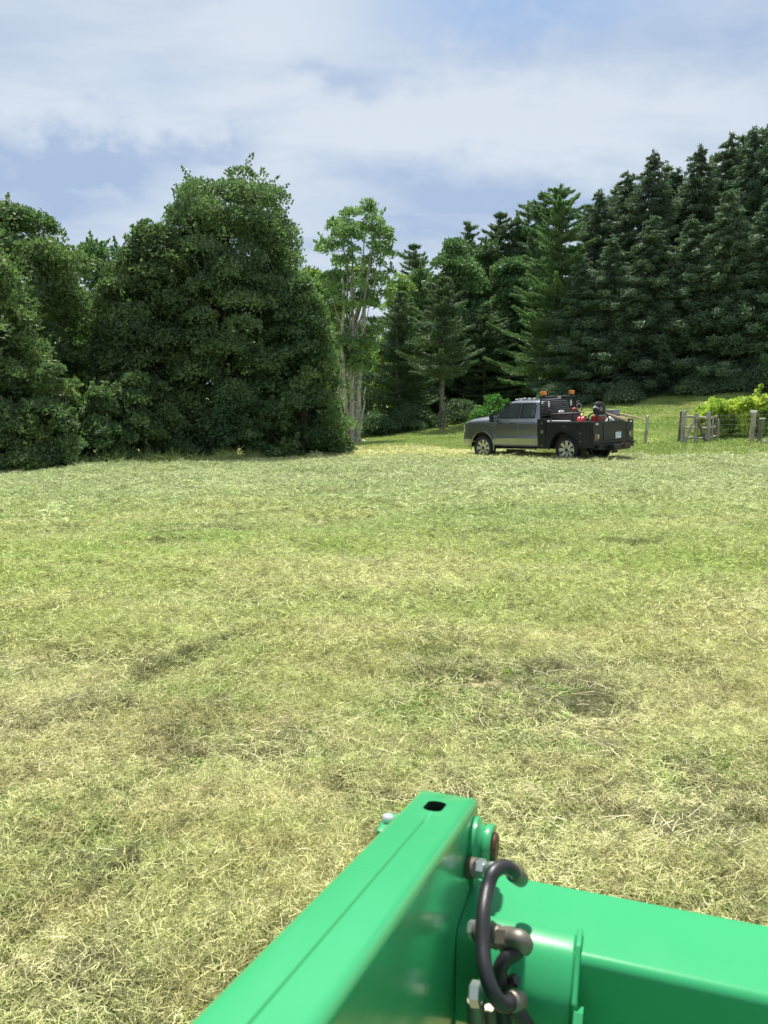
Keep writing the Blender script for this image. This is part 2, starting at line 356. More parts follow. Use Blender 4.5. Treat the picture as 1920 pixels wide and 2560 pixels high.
def scatter(name, label, cat, pts, rot, scl, idx, coll):
    n = len(pts); me = bpy.data.meshes.new(name); me.vertices.add(n); me.vertices.foreach_set('co', np.asarray(pts, np.float32).ravel())
    a = me.attributes.new('rot', 'FLOAT_VECTOR', 'POINT'); a.data.foreach_set('vector', np.asarray(rot, np.float32).ravel())
    a = me.attributes.new('scl', 'FLOAT_VECTOR', 'POINT'); a.data.foreach_set('vector', np.asarray(scl, np.float32).ravel())
    a = me.attributes.new('idx', 'INT', 'POINT'); a.data.foreach_set('value', np.asarray(idx, np.int32))
    o = bpy.data.objects.new(name, me); COL.objects.link(o); tag(o, label, None, None, 'stuff')
    ng = bpy.data.node_groups.new(name, 'GeometryNodeTree'); ng.interface.new_socket('Geometry', in_out='INPUT', socket_type='NodeSocketGeometry'); ng.interface.new_socket('Geometry', in_out='OUTPUT', socket_type='NodeSocketGeometry')
    N = ng.nodes; Lk = ng.links; gi = N.new('NodeGroupInput'); go = N.new('NodeGroupOutput'); ip = N.new('GeometryNodeInstanceOnPoints'); ci = N.new('GeometryNodeCollectionInfo')
    ci.inputs[0].default_value = coll; ci.inputs['Separate Children'].default_value = True; ci.inputs['Reset Children'].default_value = True
    def na(nm, ty):
        x = N.new('GeometryNodeInputNamedAttribute'); x.data_type = ty; x.inputs[0].default_value = nm; return x.outputs[0]
    Lk.new(gi.outputs[0], ip.inputs['Points']); Lk.new(ci.outputs[0], ip.inputs['Instance']); ip.inputs['Pick Instance'].default_value = True
    Lk.new(na('idx', 'INT'), ip.inputs['Instance Index']); Lk.new(na('rot', 'FLOAT_VECTOR'), ip.inputs['Rotation']); Lk.new(na('scl', 'FLOAT_VECTOR'), ip.inputs['Scale'])
    Lk.new(ip.outputs[0], go.inputs[0]); md = o.modifiers.new('scatter', 'NODES'); md.node_group = ng
    return o
def vnoise(x, y, s, seed=0):
    g = np.random.default_rng(seed); o = 0
    for i in range(6):
        a = g.random() * 6.28; k = s * (.6 + g.random() * 1.6); p = g.random() * 6.28
        o = o + np.sin((x * np.cos(a) + y * np.sin(a)) * k + p + 1.3 * np.sin((x * np.sin(a) - y * np.cos(a)) * k * .7))
    return o / 6
def wedge(n, y0, y1, margin=2.0, dens_pow=1.0):
    y = y0 + (y1 - y0) * rng.random(n); X = y * .56 + margin
    # uniform in area: reject
    k = rng.random(n) < X / (y1 * .56 + margin); y = y[k]; x = (rng.random(len(y)) * 2 - 1) * (y * .56 + margin)
    return x, y
def place(x, y, dz=0.0):
    return np.stack([x, y, zg(x, y) + dz], 1)
def rots(n, tilt=.06): return np.stack([(rng.random(n) - .5) * tilt, (rng.random(n) - .5) * tilt, rng.random(n) * 6.283], 1)
def scl3(s, z=None): return np.stack([s, s, s if z is None else z], 1)
cA = bpy.data.collections.new('cut_grass_sources_near'); cB = bpy.data.collections.new('cut_grass_sources_mid'); cC = bpy.data.collections.new('cut_grass_sources_far')
for i in range(5):
    source(cA, f'a{i}', strands(2600, .5, .050, .0025, (-.15, .8), 1.1, .06, 3, 20 + i, tangle=.05), M['hay'])
    source(cB, f'b{i}', strands(2200, .8, .075, .0052, (-.1, .6), 1.2, .07, 2, 30 + i, tangle=.035), M['hay'])
    source(cC, f'c{i}', strands(2400, 1.2, .12, .0105, (-.05, .5), 1.4, .08, 2, 40 + i, tangle=.045), M['hay'])
def field_scatter(name, label, coll, n, y0, y1, nsrc=5, s=(.8, 1.3)):
    x, y = wedge(n, y0, y1); k = y < yb(x) - .5; x, y = x[k], y[k]; m_ = len(x); sc = s[0] + (s[1] - s[0]) * rng.random(m_)
    scatter(name, label, None, place(x, y, -.008), rots(m_, .26), scl3(sc, sc * (.5 + rng.random(m_) * 1.4)), rng.integers(0, nsrc, m_), coll)
field_scatter('cut_grass', 'fine dry cut grass lying in the near field', cA, 560, 1.2, 7.9)
field_scatter('cut_grass', 'cut grass lying across the middle of the field', cB, 1250, 6.8, 16.5)
field_scatter('cut_grass', 'cut grass lying across the far side of the field', cC, 2500, 14.5, 33)
# small standing green tufts
cG = bpy.data.collections.new('tuft_sources'); 
for i in range(4):
    source(cG, f'g{i}', strands(300, .16, .05, .0030, (.4, 1.4), .6, 0, 3, 50 + i, tangle=0), M['green'])
x, y = wedge(16000, 1.5, 13); k = (.7 * vnoise(x, y, 2.6, 3) + .3 * vnoise(x, y, 6.0, 31) + .40 * rng.random(len(x)) > .22); x, y = x[k], y[k]; n = len(x); sc = .5 + .75 * rng.random(n)
scatter('green_grass', 'short green grass growing up through the clippings', None, place(x, y), rots(n), scl3(sc), rng.integers(0, 4, n), cG)
cG2 = bpy.data.collections.new('tuft_sources_far')
for i in range(3):
    source(cG2, f'h{i}', strands(200, .4, .11, .012, (.4, 1.4), .6, 0, 2, 60 + i, tangle=0), M['green'])
x, y = wedge(7000, 12, 33); k = (vnoise(x, y, 1.1, 5) + .4 * rng.random(len(x)) > .36) & (y < yb(x)); x, y = x[k], y[k]; n = len(x); sc = .5 + .7 * rng.random(n)
scatter('green_grass', 'green regrowth on the far side of the field', None, place(x, y), rots(n), scl3(sc), rng.integers(0, 3, n), cG2)
# heaped clippings
cH = bpy.data.collections.new('heap_sources')
for i in range(4):
    source(cH, f'k{i}', strands(1100, .22, .085, .0034, (-.1, .9), 1.6, .07, 3, 70 + i, tangle=.02), M['clump'])
x, y = wedge(15000, 2, 14); k = .6 * vnoise(x, y, 1.3, 9) + .45 * np.sin(y * 3.1 + .9 * x + 2 * vnoise(x, y, .5, 4)) + 1.1 * rng.random(len(x)) > .62; x, y = x[k], y[k]; n = len(x); sc = .2 + .45 * rng.random(n) ** 2.2
scatter('hay_heaps', 'tangled darker heaps of clippings in the near field', None, place(x, y), rots(n), np.stack([sc * (1 + rng.random(n)), sc, sc * (1.0 + .9 * rng.random(n))], 1), rng.integers(0, 4, n), cH)
cH2 = bpy.data.collections.new('heap_sources_far')
for i in range(3):
    source(cH2, f'm{i}', strands(600, .42, .12, .010, (-.1, .9), 2.0, .14, 2, 80 + i, tangle=.03), M['clump'])
x, y = wedge(9000, 11, 31); k = (.6 * vnoise(x, y, .7, 12) + .5 * np.sin(y * 2.2 + .25 * x + 2 * vnoise(x, y, .3, 4)) + .9 * rng.random(len(x)) > .62) & (y < yb(x) - 1.5); x, y = x[k], y[k]; n = len(x); sc = .25 + .5 * rng.random(n) ** 2
scatter('hay_heaps', 'low grey-green heaps of clippings farther off', None, place(x, y), np.stack([np.zeros(n), np.zeros(n), (rng.random(n) - .5) * .6], 1), np.stack([sc * (1.0 + 1.6 * rng.random(n)), sc * .8, sc * (.8 + .8 * rng.random(n))], 1), rng.integers(0, 3, n), cH2)
# one row of heaps lying diagonally, and the two lumps seen alone
hx, hy = [], []
for (pa, pb, ya, yb_, nn) in ((360, 680, 6.15, 7.5, 44), (385, 480, 12.1, 12.4, 22), (60, 330, 5.0, 5.5, 26)):
    for i in range(nn):
        u = i / (nn - 1); p = gp(pa + (pb - pa) * u, ya + (yb_ - ya) * u); hx.append(p.x + random.uniform(-.06, .06)); hy.append(p.y + random.uniform(-.08, .08))
hx, hy = np.array(hx), np.array(hy); n = len(hx); sc = .35 + .4 * rng.random(n)
scatter('hay_windrow', 'dark ragged rows of clippings raked up by a wheel', None, place(hx, hy), rots(n), scl3(sc, sc * 2.2), rng.integers(0, 4, n), cH)
# broad-leaved weeds close by
cW = bpy.data.collections.new('weed_sources')
for i in range(4):
    source(cW, f'w{i}', rosette(46, .10, .038, .015, 90 + i), M['weed'])
x, y = wedge(5200, 1.6, 8.5); k = vnoise(x, y, 3.4, 15) + .5 * rng.random(len(x)) > .34; x, y = x[k], y[k]; n = len(x); sc = .6 + .8 * rng.random(n)
scatter('weeds', 'broad-leaved green weeds between the cut grass', None, place(x, y, .005), rots(n), scl3(sc), rng.integers(0, 4, n), cW)
# lighter single stalks
cL = bpy.data.collections.new('stalk_sources')
M['stalk'] = mat('dry_stalk', (.78, .72, .45), .6)
for i in range(3):
    source(cL, f's{i}', strands(14, .3, .10, .0026, (-.02, .5), 1.2, .05, 4, 100 + i, z0=.03), M['stalk'])
x, y = wedge(1500, 1.5, 10); n = len(x)
scatter('dry_stalks', 'single pale stalks on top of the clippings', None, place(x, y), rots(n), scl3(.6 + .8 * rng.random(n)), rng.integers(0, 3, n), cL)
# standing lawn grass just beyond the field edge and on the slope
cT = bpy.data.collections.new('lawn_sources')
for i in range(3):
    source(cT, f't{i}', strands(500, .7, .09, .012, (.4, 1.4), .5, 0, 2, 110 + i, tangle=0), M['lawnblade'])
nn = 5200; x = rng.uniform(-3, 30, nn); y = yb(x) + 25 * rng.random(nn) ** 1.4 - .3; k = np.abs(x) < y * .56 + 2; x, y = x[k], y[k]; n = len(x); sc = .7 + .7 * rng.random(n)
sc = sc * np.where((y < yb(x) + 5) & (x > 6), 1.7, 1.0)
scatter('lawn_grass', 'green mown grass on the slope behind the fence', None, place(x, y), rots(n), scl3(sc), rng.integers(0, 3, n), cT)
# tall weeds along the foot of the left trees
cU = bpy.data.collections.new('tall_sources')
for i in range(3):
    source(cU, f'u{i}', strands(70, .22, .38, .011, (.9, 1.5), .5, 0, 3, 120 + i, tangle=0), M['lawnblade'])
n = 620; x = rng.uniform(-16, 1, n); y = yb(x) - .8 + 1.1 * rng.random(n); sc = .3 + 1.0 * rng.random(n) ** 2.4 * (.5 + .8 * (np.abs(x + 7) < 2.5))
scatter('tall_grass', 'uncut tall grass along the foot of the left trees', None, place(x, y), rots(n), scl3(sc), rng.integers(0, 3, n), cU)

# ------------------------------------------------------------------ trees
def leaves(C_, D, L, W, g, jitter=.6):
    """diamond leaves: centre, pointing direction, length, width"""
    n = len(C_); D = D + g.normal(size=(n, 3)) * jitter; D /= np.linalg.norm(D, axis=1)[:, None]
    q_ = g.normal(size=(n, 3)); Sd = np.cross(D, q_); Sd /= np.linalg.norm(Sd, axis=1)[:, None] + 1e-9
    L = L * (.6 + .8 * g.random(n)); W = W * (.6 + .8 * g.random(n))
    V = np.stack([C_ - D * L[:, None] / 2, C_ + Sd * W[:, None] / 2, C_ + D * L[:, None] / 2, C_ - Sd * W[:, None] / 2], 1).reshape(-1, 3)
    return V, np.arange(n * 4).reshape(n, 4)
def clump_cloud(cs, rs, per, g, flat=.7, up=.3, droop=.13):
    """leaves near the skin of each clump; denser on top, thin beneath"""
    k = np.repeat(np.arange(len(cs)), (per * (rs / rs.mean()) ** 2).astype(int)); n = len(k)
    d = g.normal(size=(n, 3)); d /= np.linalg.norm(d, axis=1)[:, None]; d[:, 2] = np.where(d[:, 2] < -.35, -d[:, 2], d[:, 2])
    d[:, 2] = np.where((d[:, 2] < .05) & (g.random(n) < .6), -d[:, 2] + .05, d[:, 2])
    r = rs[k] * (.62 + .45 * g.random(n) ** .7)
    th = np.arctan2(cs[k][:, 1], cs[k][:, 0]) + g.normal(size=len(cs))[k] * .3; er = np.stack([np.cos(th), np.sin(th)], 1); et = np.stack([-er[:, 1], er[:, 0]], 1)
    q_ = d * r[:, None]; xy = er * (q_[:, :1] * 1.25) + et * (q_[:, 1:2] * .9)
    zz = q_[:, 2] * flat - droop * (q_[:, 0] * 1.25 + .25 * rs[k]) * (np.abs(q_[:, 0]) / rs[k]) + .06 * np.sin(q_[:, 0] * 11) * np.cos(q_[:, 1] * 13)
    p = cs[k] + np.concatenate([xy, zz[:, None]], 1) + g.normal(size=(n, 3)) * .035
    return p, d + np.array([0, 0, up]), k
def limb(mb, a, b, r0, r1, wob, g, n=6):
    a, b = np.array(a), np.array(b); pts = [a + (b - a) * i / n + (g.normal(size=3) * wob * (0 < i < n)) for i in range(n + 1)]
    mb.tube([tuple(p) for p in pts], 0, 7, rs=[r0 + (r1 - r0) * i / n for i in range(n + 1)])
def broadleaf(name, loc, H, prof, material, label, cat='tree', leafL=.16, leafW=.10, nclump=150, per=330, rc=(.5, 1.0), seed=1, barkm='bark', group=None, trunk_h=.0, tr=.2, flat=.72, spiky=0.0, squash=.85, lean=0.0, stems=None):
    """prof: list of (height 0..1, half width left, half width right) in metres"""
    g = np.random.default_rng(seed); root = empty(name, loc); tag(root, label, cat, group)
    hs = [p[0] for p in prof]; wl = [p[1] for p in prof]; wr = [p[2] for p in prof]
    wts = np.interp(np.linspace(0, 1, 200), hs, [(a + b) for a, b in zip(wl, wr)]); wts[np.linspace(0, 1, 200) < hs[0]] = 0; wts = wts + .15 * wts.max() * (wts > 0)
    h = g.choice(np.linspace(0, 1, 200), nclump, p=wts / wts.sum()) + g.random(nclump) * .005
    th = g.random(nclump) * 2 * np.pi; fr = .45 + .55 * g.random(nclump) ** .5
    side = np.where(np.cos(th) < 0, np.interp(h, hs, wl), np.interp(h, hs, wr)); rad = rc[0] + (rc[1] - rc[0]) * g.random(nclump)
    rad = np.minimum(rad, np.maximum(side * .8, .3))
    dep = np.interp(h, hs, [(a + b) / 2 for a, b in zip(wl, wr)])
    x = np.cos(th) * np.maximum(side - rad * .8, 0) * fr; y_ = np.sin(th) * np.maximum(dep - rad * .8, 0) * fr * squash; z = h * H - rad * .6 * h
    cs = np.stack([x + lean * h, y_, np.maximum(z, rad * .35)], 1)
    p, d, k = clump_cloud(cs, rad, per, g, flat)
    if spiky:                                   # loose shoots sticking up and out of the crown
        ns = int(nclump * spiky); m_ = 44; i = g.integers(0, nclump, ns); s_ = g.normal(size=(ns, 3)) * np.array([.42, .42, .2]) + np.stack([np.cos(th[i]) * .45, np.sin(th[i]) * .45, np.full(ns, .9)], 1); s_ /= np.linalg.norm(s_, axis=1)[:, None]
        ln_ = rad[i] * (.9 + 1.0 * g.random(ns)); i = np.tile(i, m_); s_ = np.tile(s_, (m_, 1)); u = np.repeat(np.arange(m_) / m_, ns); ln_ = np.tile(ln_, m_)
        pp = cs[i] + s_ * (ln_ * (.25 + .75 * u))[:, None] + g.normal(size=(len(i), 3)) * (.13 * (1.1 - u))[:, None]; p = np.concatenate([p, pp]); d = np.concatenate([d, s_ + g.normal(size=s_.shape) * .4]); k = np.concatenate([k, i])
    V, Fc = leaves(p, d, leafL, leafW, g)
    cr = g.random(nclump); rnd = np.clip(.72 * cr[k] ** 1.3 + .34 * g.random(len(k)) - .03, 0, 1)
    o = bpy.data.objects.new('crown', npmesh('crown', V, Fc, material, rnd)); COL.objects.link(o); o.parent = root
    mb = MB(); top = (lean * .8, 0, H * .86); limb(mb, (0, 0, -.3), top, tr, tr * .2, .06, g, 8)
    for i in range(16):
        j = g.integers(0, nclump); c = cs[j]; z0 = min(max(c[2] * .55, H * .1), H * .7)
        limb(mb, (lean * .8 * z0 / H, 0, z0), c, tr * .4, .02, .08, g, 4)
    if stems:
        for (dx0, dx1, z1, r_) in stems: limb(mb, (dx0, g.normal() * .12, -.2), (dx1, g.normal() * .5, z1), r_, r_ * .45, .09, g, 8)
    mb.build('trunk', M[barkm], root, smooth=60)
    return root
def conifer_meshes(kind, H, Rmax, seed, material, start=.04, per=1.0, leafL=.30, leafW=.045, tr=.2):
    """unit tree: returns trunk mesh builder and crown mesh. kind: pine (flat plates) or spruce (drooping sprays)"""
    g = np.random.default_rng(seed); P = []; D = []; K = []; mb = MB(); limb(mb, (0, 0, -.4), (g.normal() * .15, g.normal() * .15, H * .985), tr, .02, .03, g, 10)
    z = H * start; wi = 0; nb = 0
    while z < H * .985:
        f = 1 - z / H
        if kind == 'pine': Lm = Rmax * (f ** .58) * (.74 + .36 * g.random()) * min(1, .65 + 2.2 * z / H); cnt = 6; dz = .34 + .2 * f + g.random() * .22
        else: Lm = Rmax * (f ** .60) * (.72 + .4 * g.random()); cnt = 7; dz = .24 + .14 * f + g.random() * .14
        ph = g.random() * 6.28
        for b_ in range(cnt):
            a = ph + b_ * 6.283 / cnt + g.normal() * .2; Lb = max(Lm * (.55 + .6 * g.random()), .25); zz = z + g.normal() * .22; tl = g.normal() * .12
            n = int(max(Lb, .5) * (95 if kind == 'pine' else 88) * per) + 8
            u = g.random(n) ** .75; r = Lb * u
            if kind == 'pine': zc = zz + tl * r + Lb * (.10 * u + .22 * u ** 2.2) - (.25 * Lb * f ** 2 if True else 0) * u; wd = Lb * .26 * np.sin(np.clip(u * 1.15 + .05, 0, 1) * 3.14) + .08
            else: zc = zz + tl * r - Lb * (.34 * u - .18 * u ** 2.5); wd = Lb * .22 * (1 - u * .7) + .06
            s = g.normal(size=n) * wd * .55
            hang = (g.random(n) ** 1.5) * (.10 if kind == 'pine' else .42) * np.clip(Lb * .5, .3, 1.1)
            up = (g.random(n) * .14 if kind == 'pine' else 0)
            x = np.cos(a) * r - np.sin(a) * s; y_ = np.sin(a) * r + np.cos(a) * s
            zc = np.minimum(zc, H * 1.01 - r * .5); P.append(np.stack([x, y_, zc - hang + up + g.normal(size=n) * .035], 1))
            out_ = np.array([math.cos(a), math.sin(a), 0]); dd = out_ * (1.0 if kind == 'pine' else .7) + np.array([0, 0, .55 if kind == 'pine' else -.35])
            D.append(np.repeat(dd[None], n, 0)); K.append(np.full(n, .5 * g.random() + .5 * 0)); K[-1] = K[-1] + .5 * g.random(n)
            if b_ % 2 == 0 and Lb > .8: mb.tube([(0, 0, zz), (math.cos(a) * Lb * .5, math.sin(a) * Lb * .5, zz + (.03 if kind == 'pine' else -.1) * Lb), (math.cos(a) * Lb * .85, math.sin(a) * Lb * .85, zz + (.1 if kind == 'pine' else -.2) * Lb)], .02, 4, False, rs=[.035, .02, .008])
        z += dz
    # leader shoots
    n = 60; P.append(np.stack([g.normal(size=n) * .07, g.normal(size=n) * .07, H * (.95 + .06 * g.random(n))], 1)); D.append(np.tile([0, 0, 1.0], (n, 1))); K.append(g.random(n))
    V, Fc = leaves(np.concatenate(P), np.concatenate(D), leafL, leafW, g, .45)
    return mb, npmesh('crown', V, Fc, material, np.clip(np.concatenate(K), 0, 1))
CONE = {}
def conifer(name, label, px, Y, top, Rw, key, rz=0.0, group=None, material=None, seed=1, cat='tree', base=None, **kw):
    """top: pixel row of the tip; Rw: half width in metres at the skirt"""
    b = gp(px, Y); zt = at(px, top, Y).z; H = zt - b.z; kind, H0, R0 = key
    ck = (key, material, seed)
    if ck not in CONE: CONE[ck] = conifer_meshes(kind, H0, R0, seed, M[material], **kw)
    mbt, cm = CONE[ck]
    root = empty(name, b, rz); tag(root, label, cat, group)
    o = bpy.data.objects.new('crown', cm); COL.objects.link(o); o.parent = root
    if not isinstance(mbt, bpy.types.Mesh):
        tk = mbt.build('trunk', M['pinebark'], root, smooth=60); CONE[ck] = (tk.data, cm)
    else:
        tk = bpy.data.objects.new('trunk', mbt); COL.objects.link(tk); tk.parent = root
    root.scale = (Rw / R0, Rw / R0, H / H0)
    return root
def bl(name, px, Y, top, prof_px, **kw):
    """prof_px: (pixel row, left px, right px)"""
    b = gp(px, Y); zt = at(px, top, Y).z; H = zt - b.z; s = (Y * cP) / F; pr = []
    for (py, l, r) in sorted(prof_px, key=lambda t_: -t_[0]):
        h = (at(px, py, Y).z - b.z) / H; pr.append((min(max(h, 0), 1), (px - l) * s, (r - px) * s))
    return broadleaf(name, b, H, pr, kw.pop('material'), kw.pop('label'), **kw)
mp = M['maple']
# left side, from the field edge back
bl('maple_tree', 575, 31, 424, [(1150, 330, 850), (1000, 330, 830), (850, 340, 805), (700, 360, 785), (600, 395, 772), (500, 432, 748), (440, 490, 712), (402, 550, 665)],
   material=mp, label='tallest and broadest dark maple left of the middle, dense to the ground', nclump=250, per=720, rc=(.50, 1.0), seed=3, leafL=.12, leafW=.078, flat=.62, spiky=1.3, tr=.3)
bl('maple_tree', 385, 29, 535, [(1150, 230, 540), (1000, 220, 540), (850, 232, 530), (740, 258, 520), (660, 300, 500), (600, 345, 480), (550, 385, 450)],
   material=mp, label='bushy maple leaning out from the left side of the tallest maple', nclump=160, per=560, rc=(.45, .95), seed=4, leafL=.135, leafW=.085, flat=.62, spiky=.6)
bl('maple_tree', 760, 29.5, 690, [(1140, 640, 885), (1060, 640, 878), (950, 650, 862), (860, 670, 845), (780, 690, 825), (700, 715, 790)],
   material=mp, label='low bushy maple at the right foot of the tallest maple', nclump=95, per=520, rc=(.4, .8), seed=5, leafL=.13, leafW=.085, flat=.62, spiky=.5)
bl('maple_tree', 75, 29, 508, [(1150, -120, 250), (900, -120, 255), (760, -110, 262), (640, -90, 248), (560, -50, 215), (510, 10, 160), (490, 40, 110)],
   material=mp, label='round-topped dark maple near the left end of the trees', nclump=140, per=540, rc=(.55, 1.05), seed=6, leafL=.14, leafW=.09, flat=.62, spiky=.6)
bl('maple_tree', -50, 24.6, 500, [(1180, -220, 110), (1000, -220, 140), (880, -220, 135), (760, -210, 95), (640, -190, 60), (550, -150, 20)],
   material=mp, label='maple cut off by the left border, its branches reaching over the field edge', nclump=110, per=480, rc=(.45, .95), seed=7, leafL=.14, leafW=.08, flat=.62, spiky=.6)
sap = [(60, 23.6, 1010, 90, 'low leafy sapling at the very left of the field edge'), (150, 24.3, 905, 95, 'tall leafy sapling in front of the round-topped maple'),
       (250, 25.3, 960, 80, 'leafy sapling between the two left maples'), (335, 26.2, 905, 75, 'pale-leaved sapling below the bushy maple'),
       (420, 27.1, 1010, 75, 'low sapling with layered leaves below the bushy maple'), (505, 28.3, 1040, 60, 'small low sapling in front of the tallest maple'),
       (590, 28.6, 940, 90, 'broad sapling in front of the trunk of the tallest maple'), (700, 29.6, 1000, 80, 'sapling at the right front of the tallest maple'),
       (800, 30.7, 1050, 80, 'low spreading sapling near the right end of the field-edge trees'), (855, 31.6, 1092, 45, 'lowest sapling reaching out beside the lawn')]
for i, (px, Y, top, hw, lb) in enumerate(sap):
        bl('sapling', px, Y, top, [(1175, px - hw, px + hw), (top + 90, px - hw * .9, px + hw * .9), (top + 30, px - hw * .55, px + hw * .55), (top + 5, px - hw * .2, px + hw * .2)], material=mp, label=lb, cat='sapling',
       group='saplings along the field edge', nclump=26, per=380, rc=(.28, .55), seed=30 + i, leafL=.12, leafW=.08, flat=.62, spiky=.8, tr=.05)
# behind, between the left trees
for i, (px, Y, top, hw, lb) in enumerate([(262, 60, 612, 70, 'far tree showing in the gap, left one of two'), (325, 63, 622, 70, 'far tree showing in the gap beside the tallest maple'), (180, 62, 640, 90, 'far tree mostly hidden behind the round-topped maple')]):
    bl('far_tree', px, Y, top, [(1100, px - hw, px + hw), (800, px - hw, px + hw), (700, px - hw * .8, px + hw * .8), (top + 10, px - hw * .5, px + hw * .5)], material=M['maple2'], label=lb, nclump=90, per=200, rc=(.6, 1.1), seed=60 + i, leafL=.26, leafW=.16, spiky=1.0, group='far trees in the gap')
# yellow-green trees behind the pale one
bl('leafy_tree', 790, 47, 660, [(1090, 700, 880), (950, 690, 880), (820, 700, 870), (720, 730, 850), (670, 760, 820)], material=M['yellow'], label='yellowish green tree between the tallest maple and the pale-barked tree', nclump=100, per=240, rc=(.6, 1.0), seed=70, leafL=.2, leafW=.13)
bl('leafy_tree', 1000, 56, 680, [(1090, 930, 1090), (900, 930, 1080), (780, 945, 1060), (700, 975, 1035)], material=M['yellow'], label='yellow-green tree right behind the pale-barked tree', nclump=80, per=220, rc=(.6, 1.0), seed=71, leafL=.22, leafW=.14)
# the pale-barked airy tree
tree = bl('ash_tree', 880, 44, 492, [(925, 850, 925), (880, 835, 950), (800, 825, 965), (740, 800, 985), (660, 790, 1000), (590, 800, 995), (540, 830, 960), (500, 880, 955), (470, 905, 945)],
   material=M['airy'], label='airy pale green tree with several bare pale stems', nclump=88, per=190, rc=(.3, .7), seed=72, leafL=.18, leafW=.10, barkm='palebark', tr=.17, spiky=.7, squash=.8,
   stems=[(-.2, -1.0, 7.0, .15), (.22, .8, 8.2, .15), (.08, 1.1, 10.5, .13), (-.3, -.45, 9.0, .14), (.3, .8, 3.2, .09), (-.1, -1.5, 6.6, .06)])
# right of centre, the far mixed wood
bl('oak_tree', 1130, 60, 590, [(1060, 1030, 1240), (900, 1030, 1240), (760, 1050, 1230), (660, 1070, 1200), (610, 1100, 1160)], material=M['maple2'], label='round dark green leafy tree behind the two white pines', nclump=120, per=240, rc=(.7, 1.2), seed=73, leafL=.26, leafW=.17)
bl('oak_tree', 1270, 60, 640, [(1060, 1190, 1360), (900, 1190, 1360), (760, 1210, 1350), (680, 1230, 1310)], material=M['maple2'], label='dark leafy tree behind the left edge of the light green pine', nclump=80, per=220, rc=(.7, 1.2), seed=74, leafL=.26, leafW=.17)
for i, (px, Y, top, hw, lb) in enumerate([(1045, 62, 672, 70, 'right of the pale-barked tree, low'), (1215, 64, 588, 70, 'between the round tree and the light green pine'), (1300, 66, 545, 75, 'under the far pine tops'), (1075, 58, 790, 80, 'above the bare pine trunk')]):
    bl('far_tree', px, Y, top, [(1100, px - hw, px + hw), (850, px - hw, px + hw), (top + 70, px - hw * .85, px + hw * .85), (top + 15, px - hw * .45, px + hw * .45)], material=M['maple2'], label='mid-green far tree ' + lb, nclump=60, per=260, rc=(.6, 1.1), seed=160 + i, leafL=.24, leafW=.15, spiky=.8, group='leafy trees of the far middle wood')
PK, PK2 = ('pine', 13.0, 4.2), ('pine', 16.0, 5.0)
for i, (px, Y, top, Rw, s_, lb) in enumerate([(1035, 70, 618, 5.4, 1, 'small far pine tip just right of the pale-barked tree'), (1165, 66, 560, 5.6, 2, 'far pine standing above the round leafy tree'), (1240, 66, 540, 5.6, 1, 'far pine with a feathery top left of the light green pine'),
        (1310, 67, 508, 5.8, 2, 'far dark pine left of the spired pine'), (1345, 63, 490, 5.2, 1, 'far pine close behind the light green pine')]):
    conifer('pine_tree', lb, px, Y, top, Rw, PK, rz=i * 1.3, group='far pines on the skyline', material='wpine', seed=s_, leafL=.34, leafW=.06)
conifer('pine_tree', 'white pine with its bare straight trunk showing, left of the truck', 1105, 49, 700, 4.1, ('pine', 10.5, 3.8), 0.4, None, 'wpine', 5, start=.37, leafL=.3, leafW=.05, per=1.6, tr=.19)
conifer('pine_tree', 'dull grey-green white pine between the pale-barked tree and the bare trunk', 1000, 53, 735, 4.4, ('pine', 11, 4.0), 2.4, None, 'wpine', 6, start=.05, leafL=.3, leafW=.05, per=1.5)
conifer('pine_tree', 'big light green white pine with layered boughs behind the truck cab', 1385, 53, 468, 5.3, ('pine', 15.5, 5.2), 1.1, None, 'wpine_light', 7, start=.06, leafL=.3, leafW=.06, per=1.5, tr=.26)
conifer('pine_tree', 'white pine in deep shade behind the front of the truck', 1210, 57, 760, 4.2, PK, 3.1, None, 'wpine', 2, leafL=.34, leafW=.06)
SPK, SPK2 = ('spruce', 15.0, 4.4), ('spruce', 12.0, 3.6)
sp = [(1480, 56, 478, 3.9, 1), (1545, 57, 432, 3.9, 2), (1605, 55, 382, 3.9, 1), (1665, 57, 425, 3.9, 2), (1718, 55, 368, 3.9, 1), (1790, 56, 338, 4.1, 2), (1845, 54, 322, 4.0, 1), (1912, 53, 248, 4.3, 2), (1985, 53, 190, 4.4, 1), (2060, 54, 190, 4.4, 2)]
wh = ['next to the light green pine', 'second from the light green pine', 'third from the light green pine', 'lower, tucked between two taller tips', 'with a narrow tip near the middle of the row', 'with a blunt top, left of the stepped skyline', 'below the highest tip', 'highest dark tip at the right border', 'cut off by the right border', 'beyond the right border']
for i, (px, Y, top, Rw, s_) in enumerate(sp[:9]):
    conifer('spruce_tree', 'tall dark spruce on the skyline, ' + wh[i], px, Y, top, Rw + 1.1, SPK, rz=i * 2.1, group='tall spruces on the right skyline', material='spruce', seed=s_, leafL=.30, leafW=.06)
fr_ = [(1440, 50.5, 640, 3.5, 'above the truck bed'), (1515, 50, 590, 3.9, 'just right of the truck rack'), (1610, 49, 545, 4.2, 'above the lone fence post'), (1705, 48.5, 540, 4.0, 'above the wooden gate'), (1795, 47.5, 480, 4.1, 'above the left end of the vines'), (1890, 46.5, 500, 4.2, 'above the capped post'), (1980, 46, 440, 4.2, 'at the right border')]
for i, (px, Y, top, Rw, lb) in enumerate(fr_):
    conifer('spruce_tree', 'front-row drooping spruce with its skirt on the grass, ' + lb, px, Y, top, Rw, SPK2, rz=i * 1.7 + .5, group='front row of spruces', material='spruce', seed=3 + i % 2, leafL=.28, leafW=.06, per=1.15)
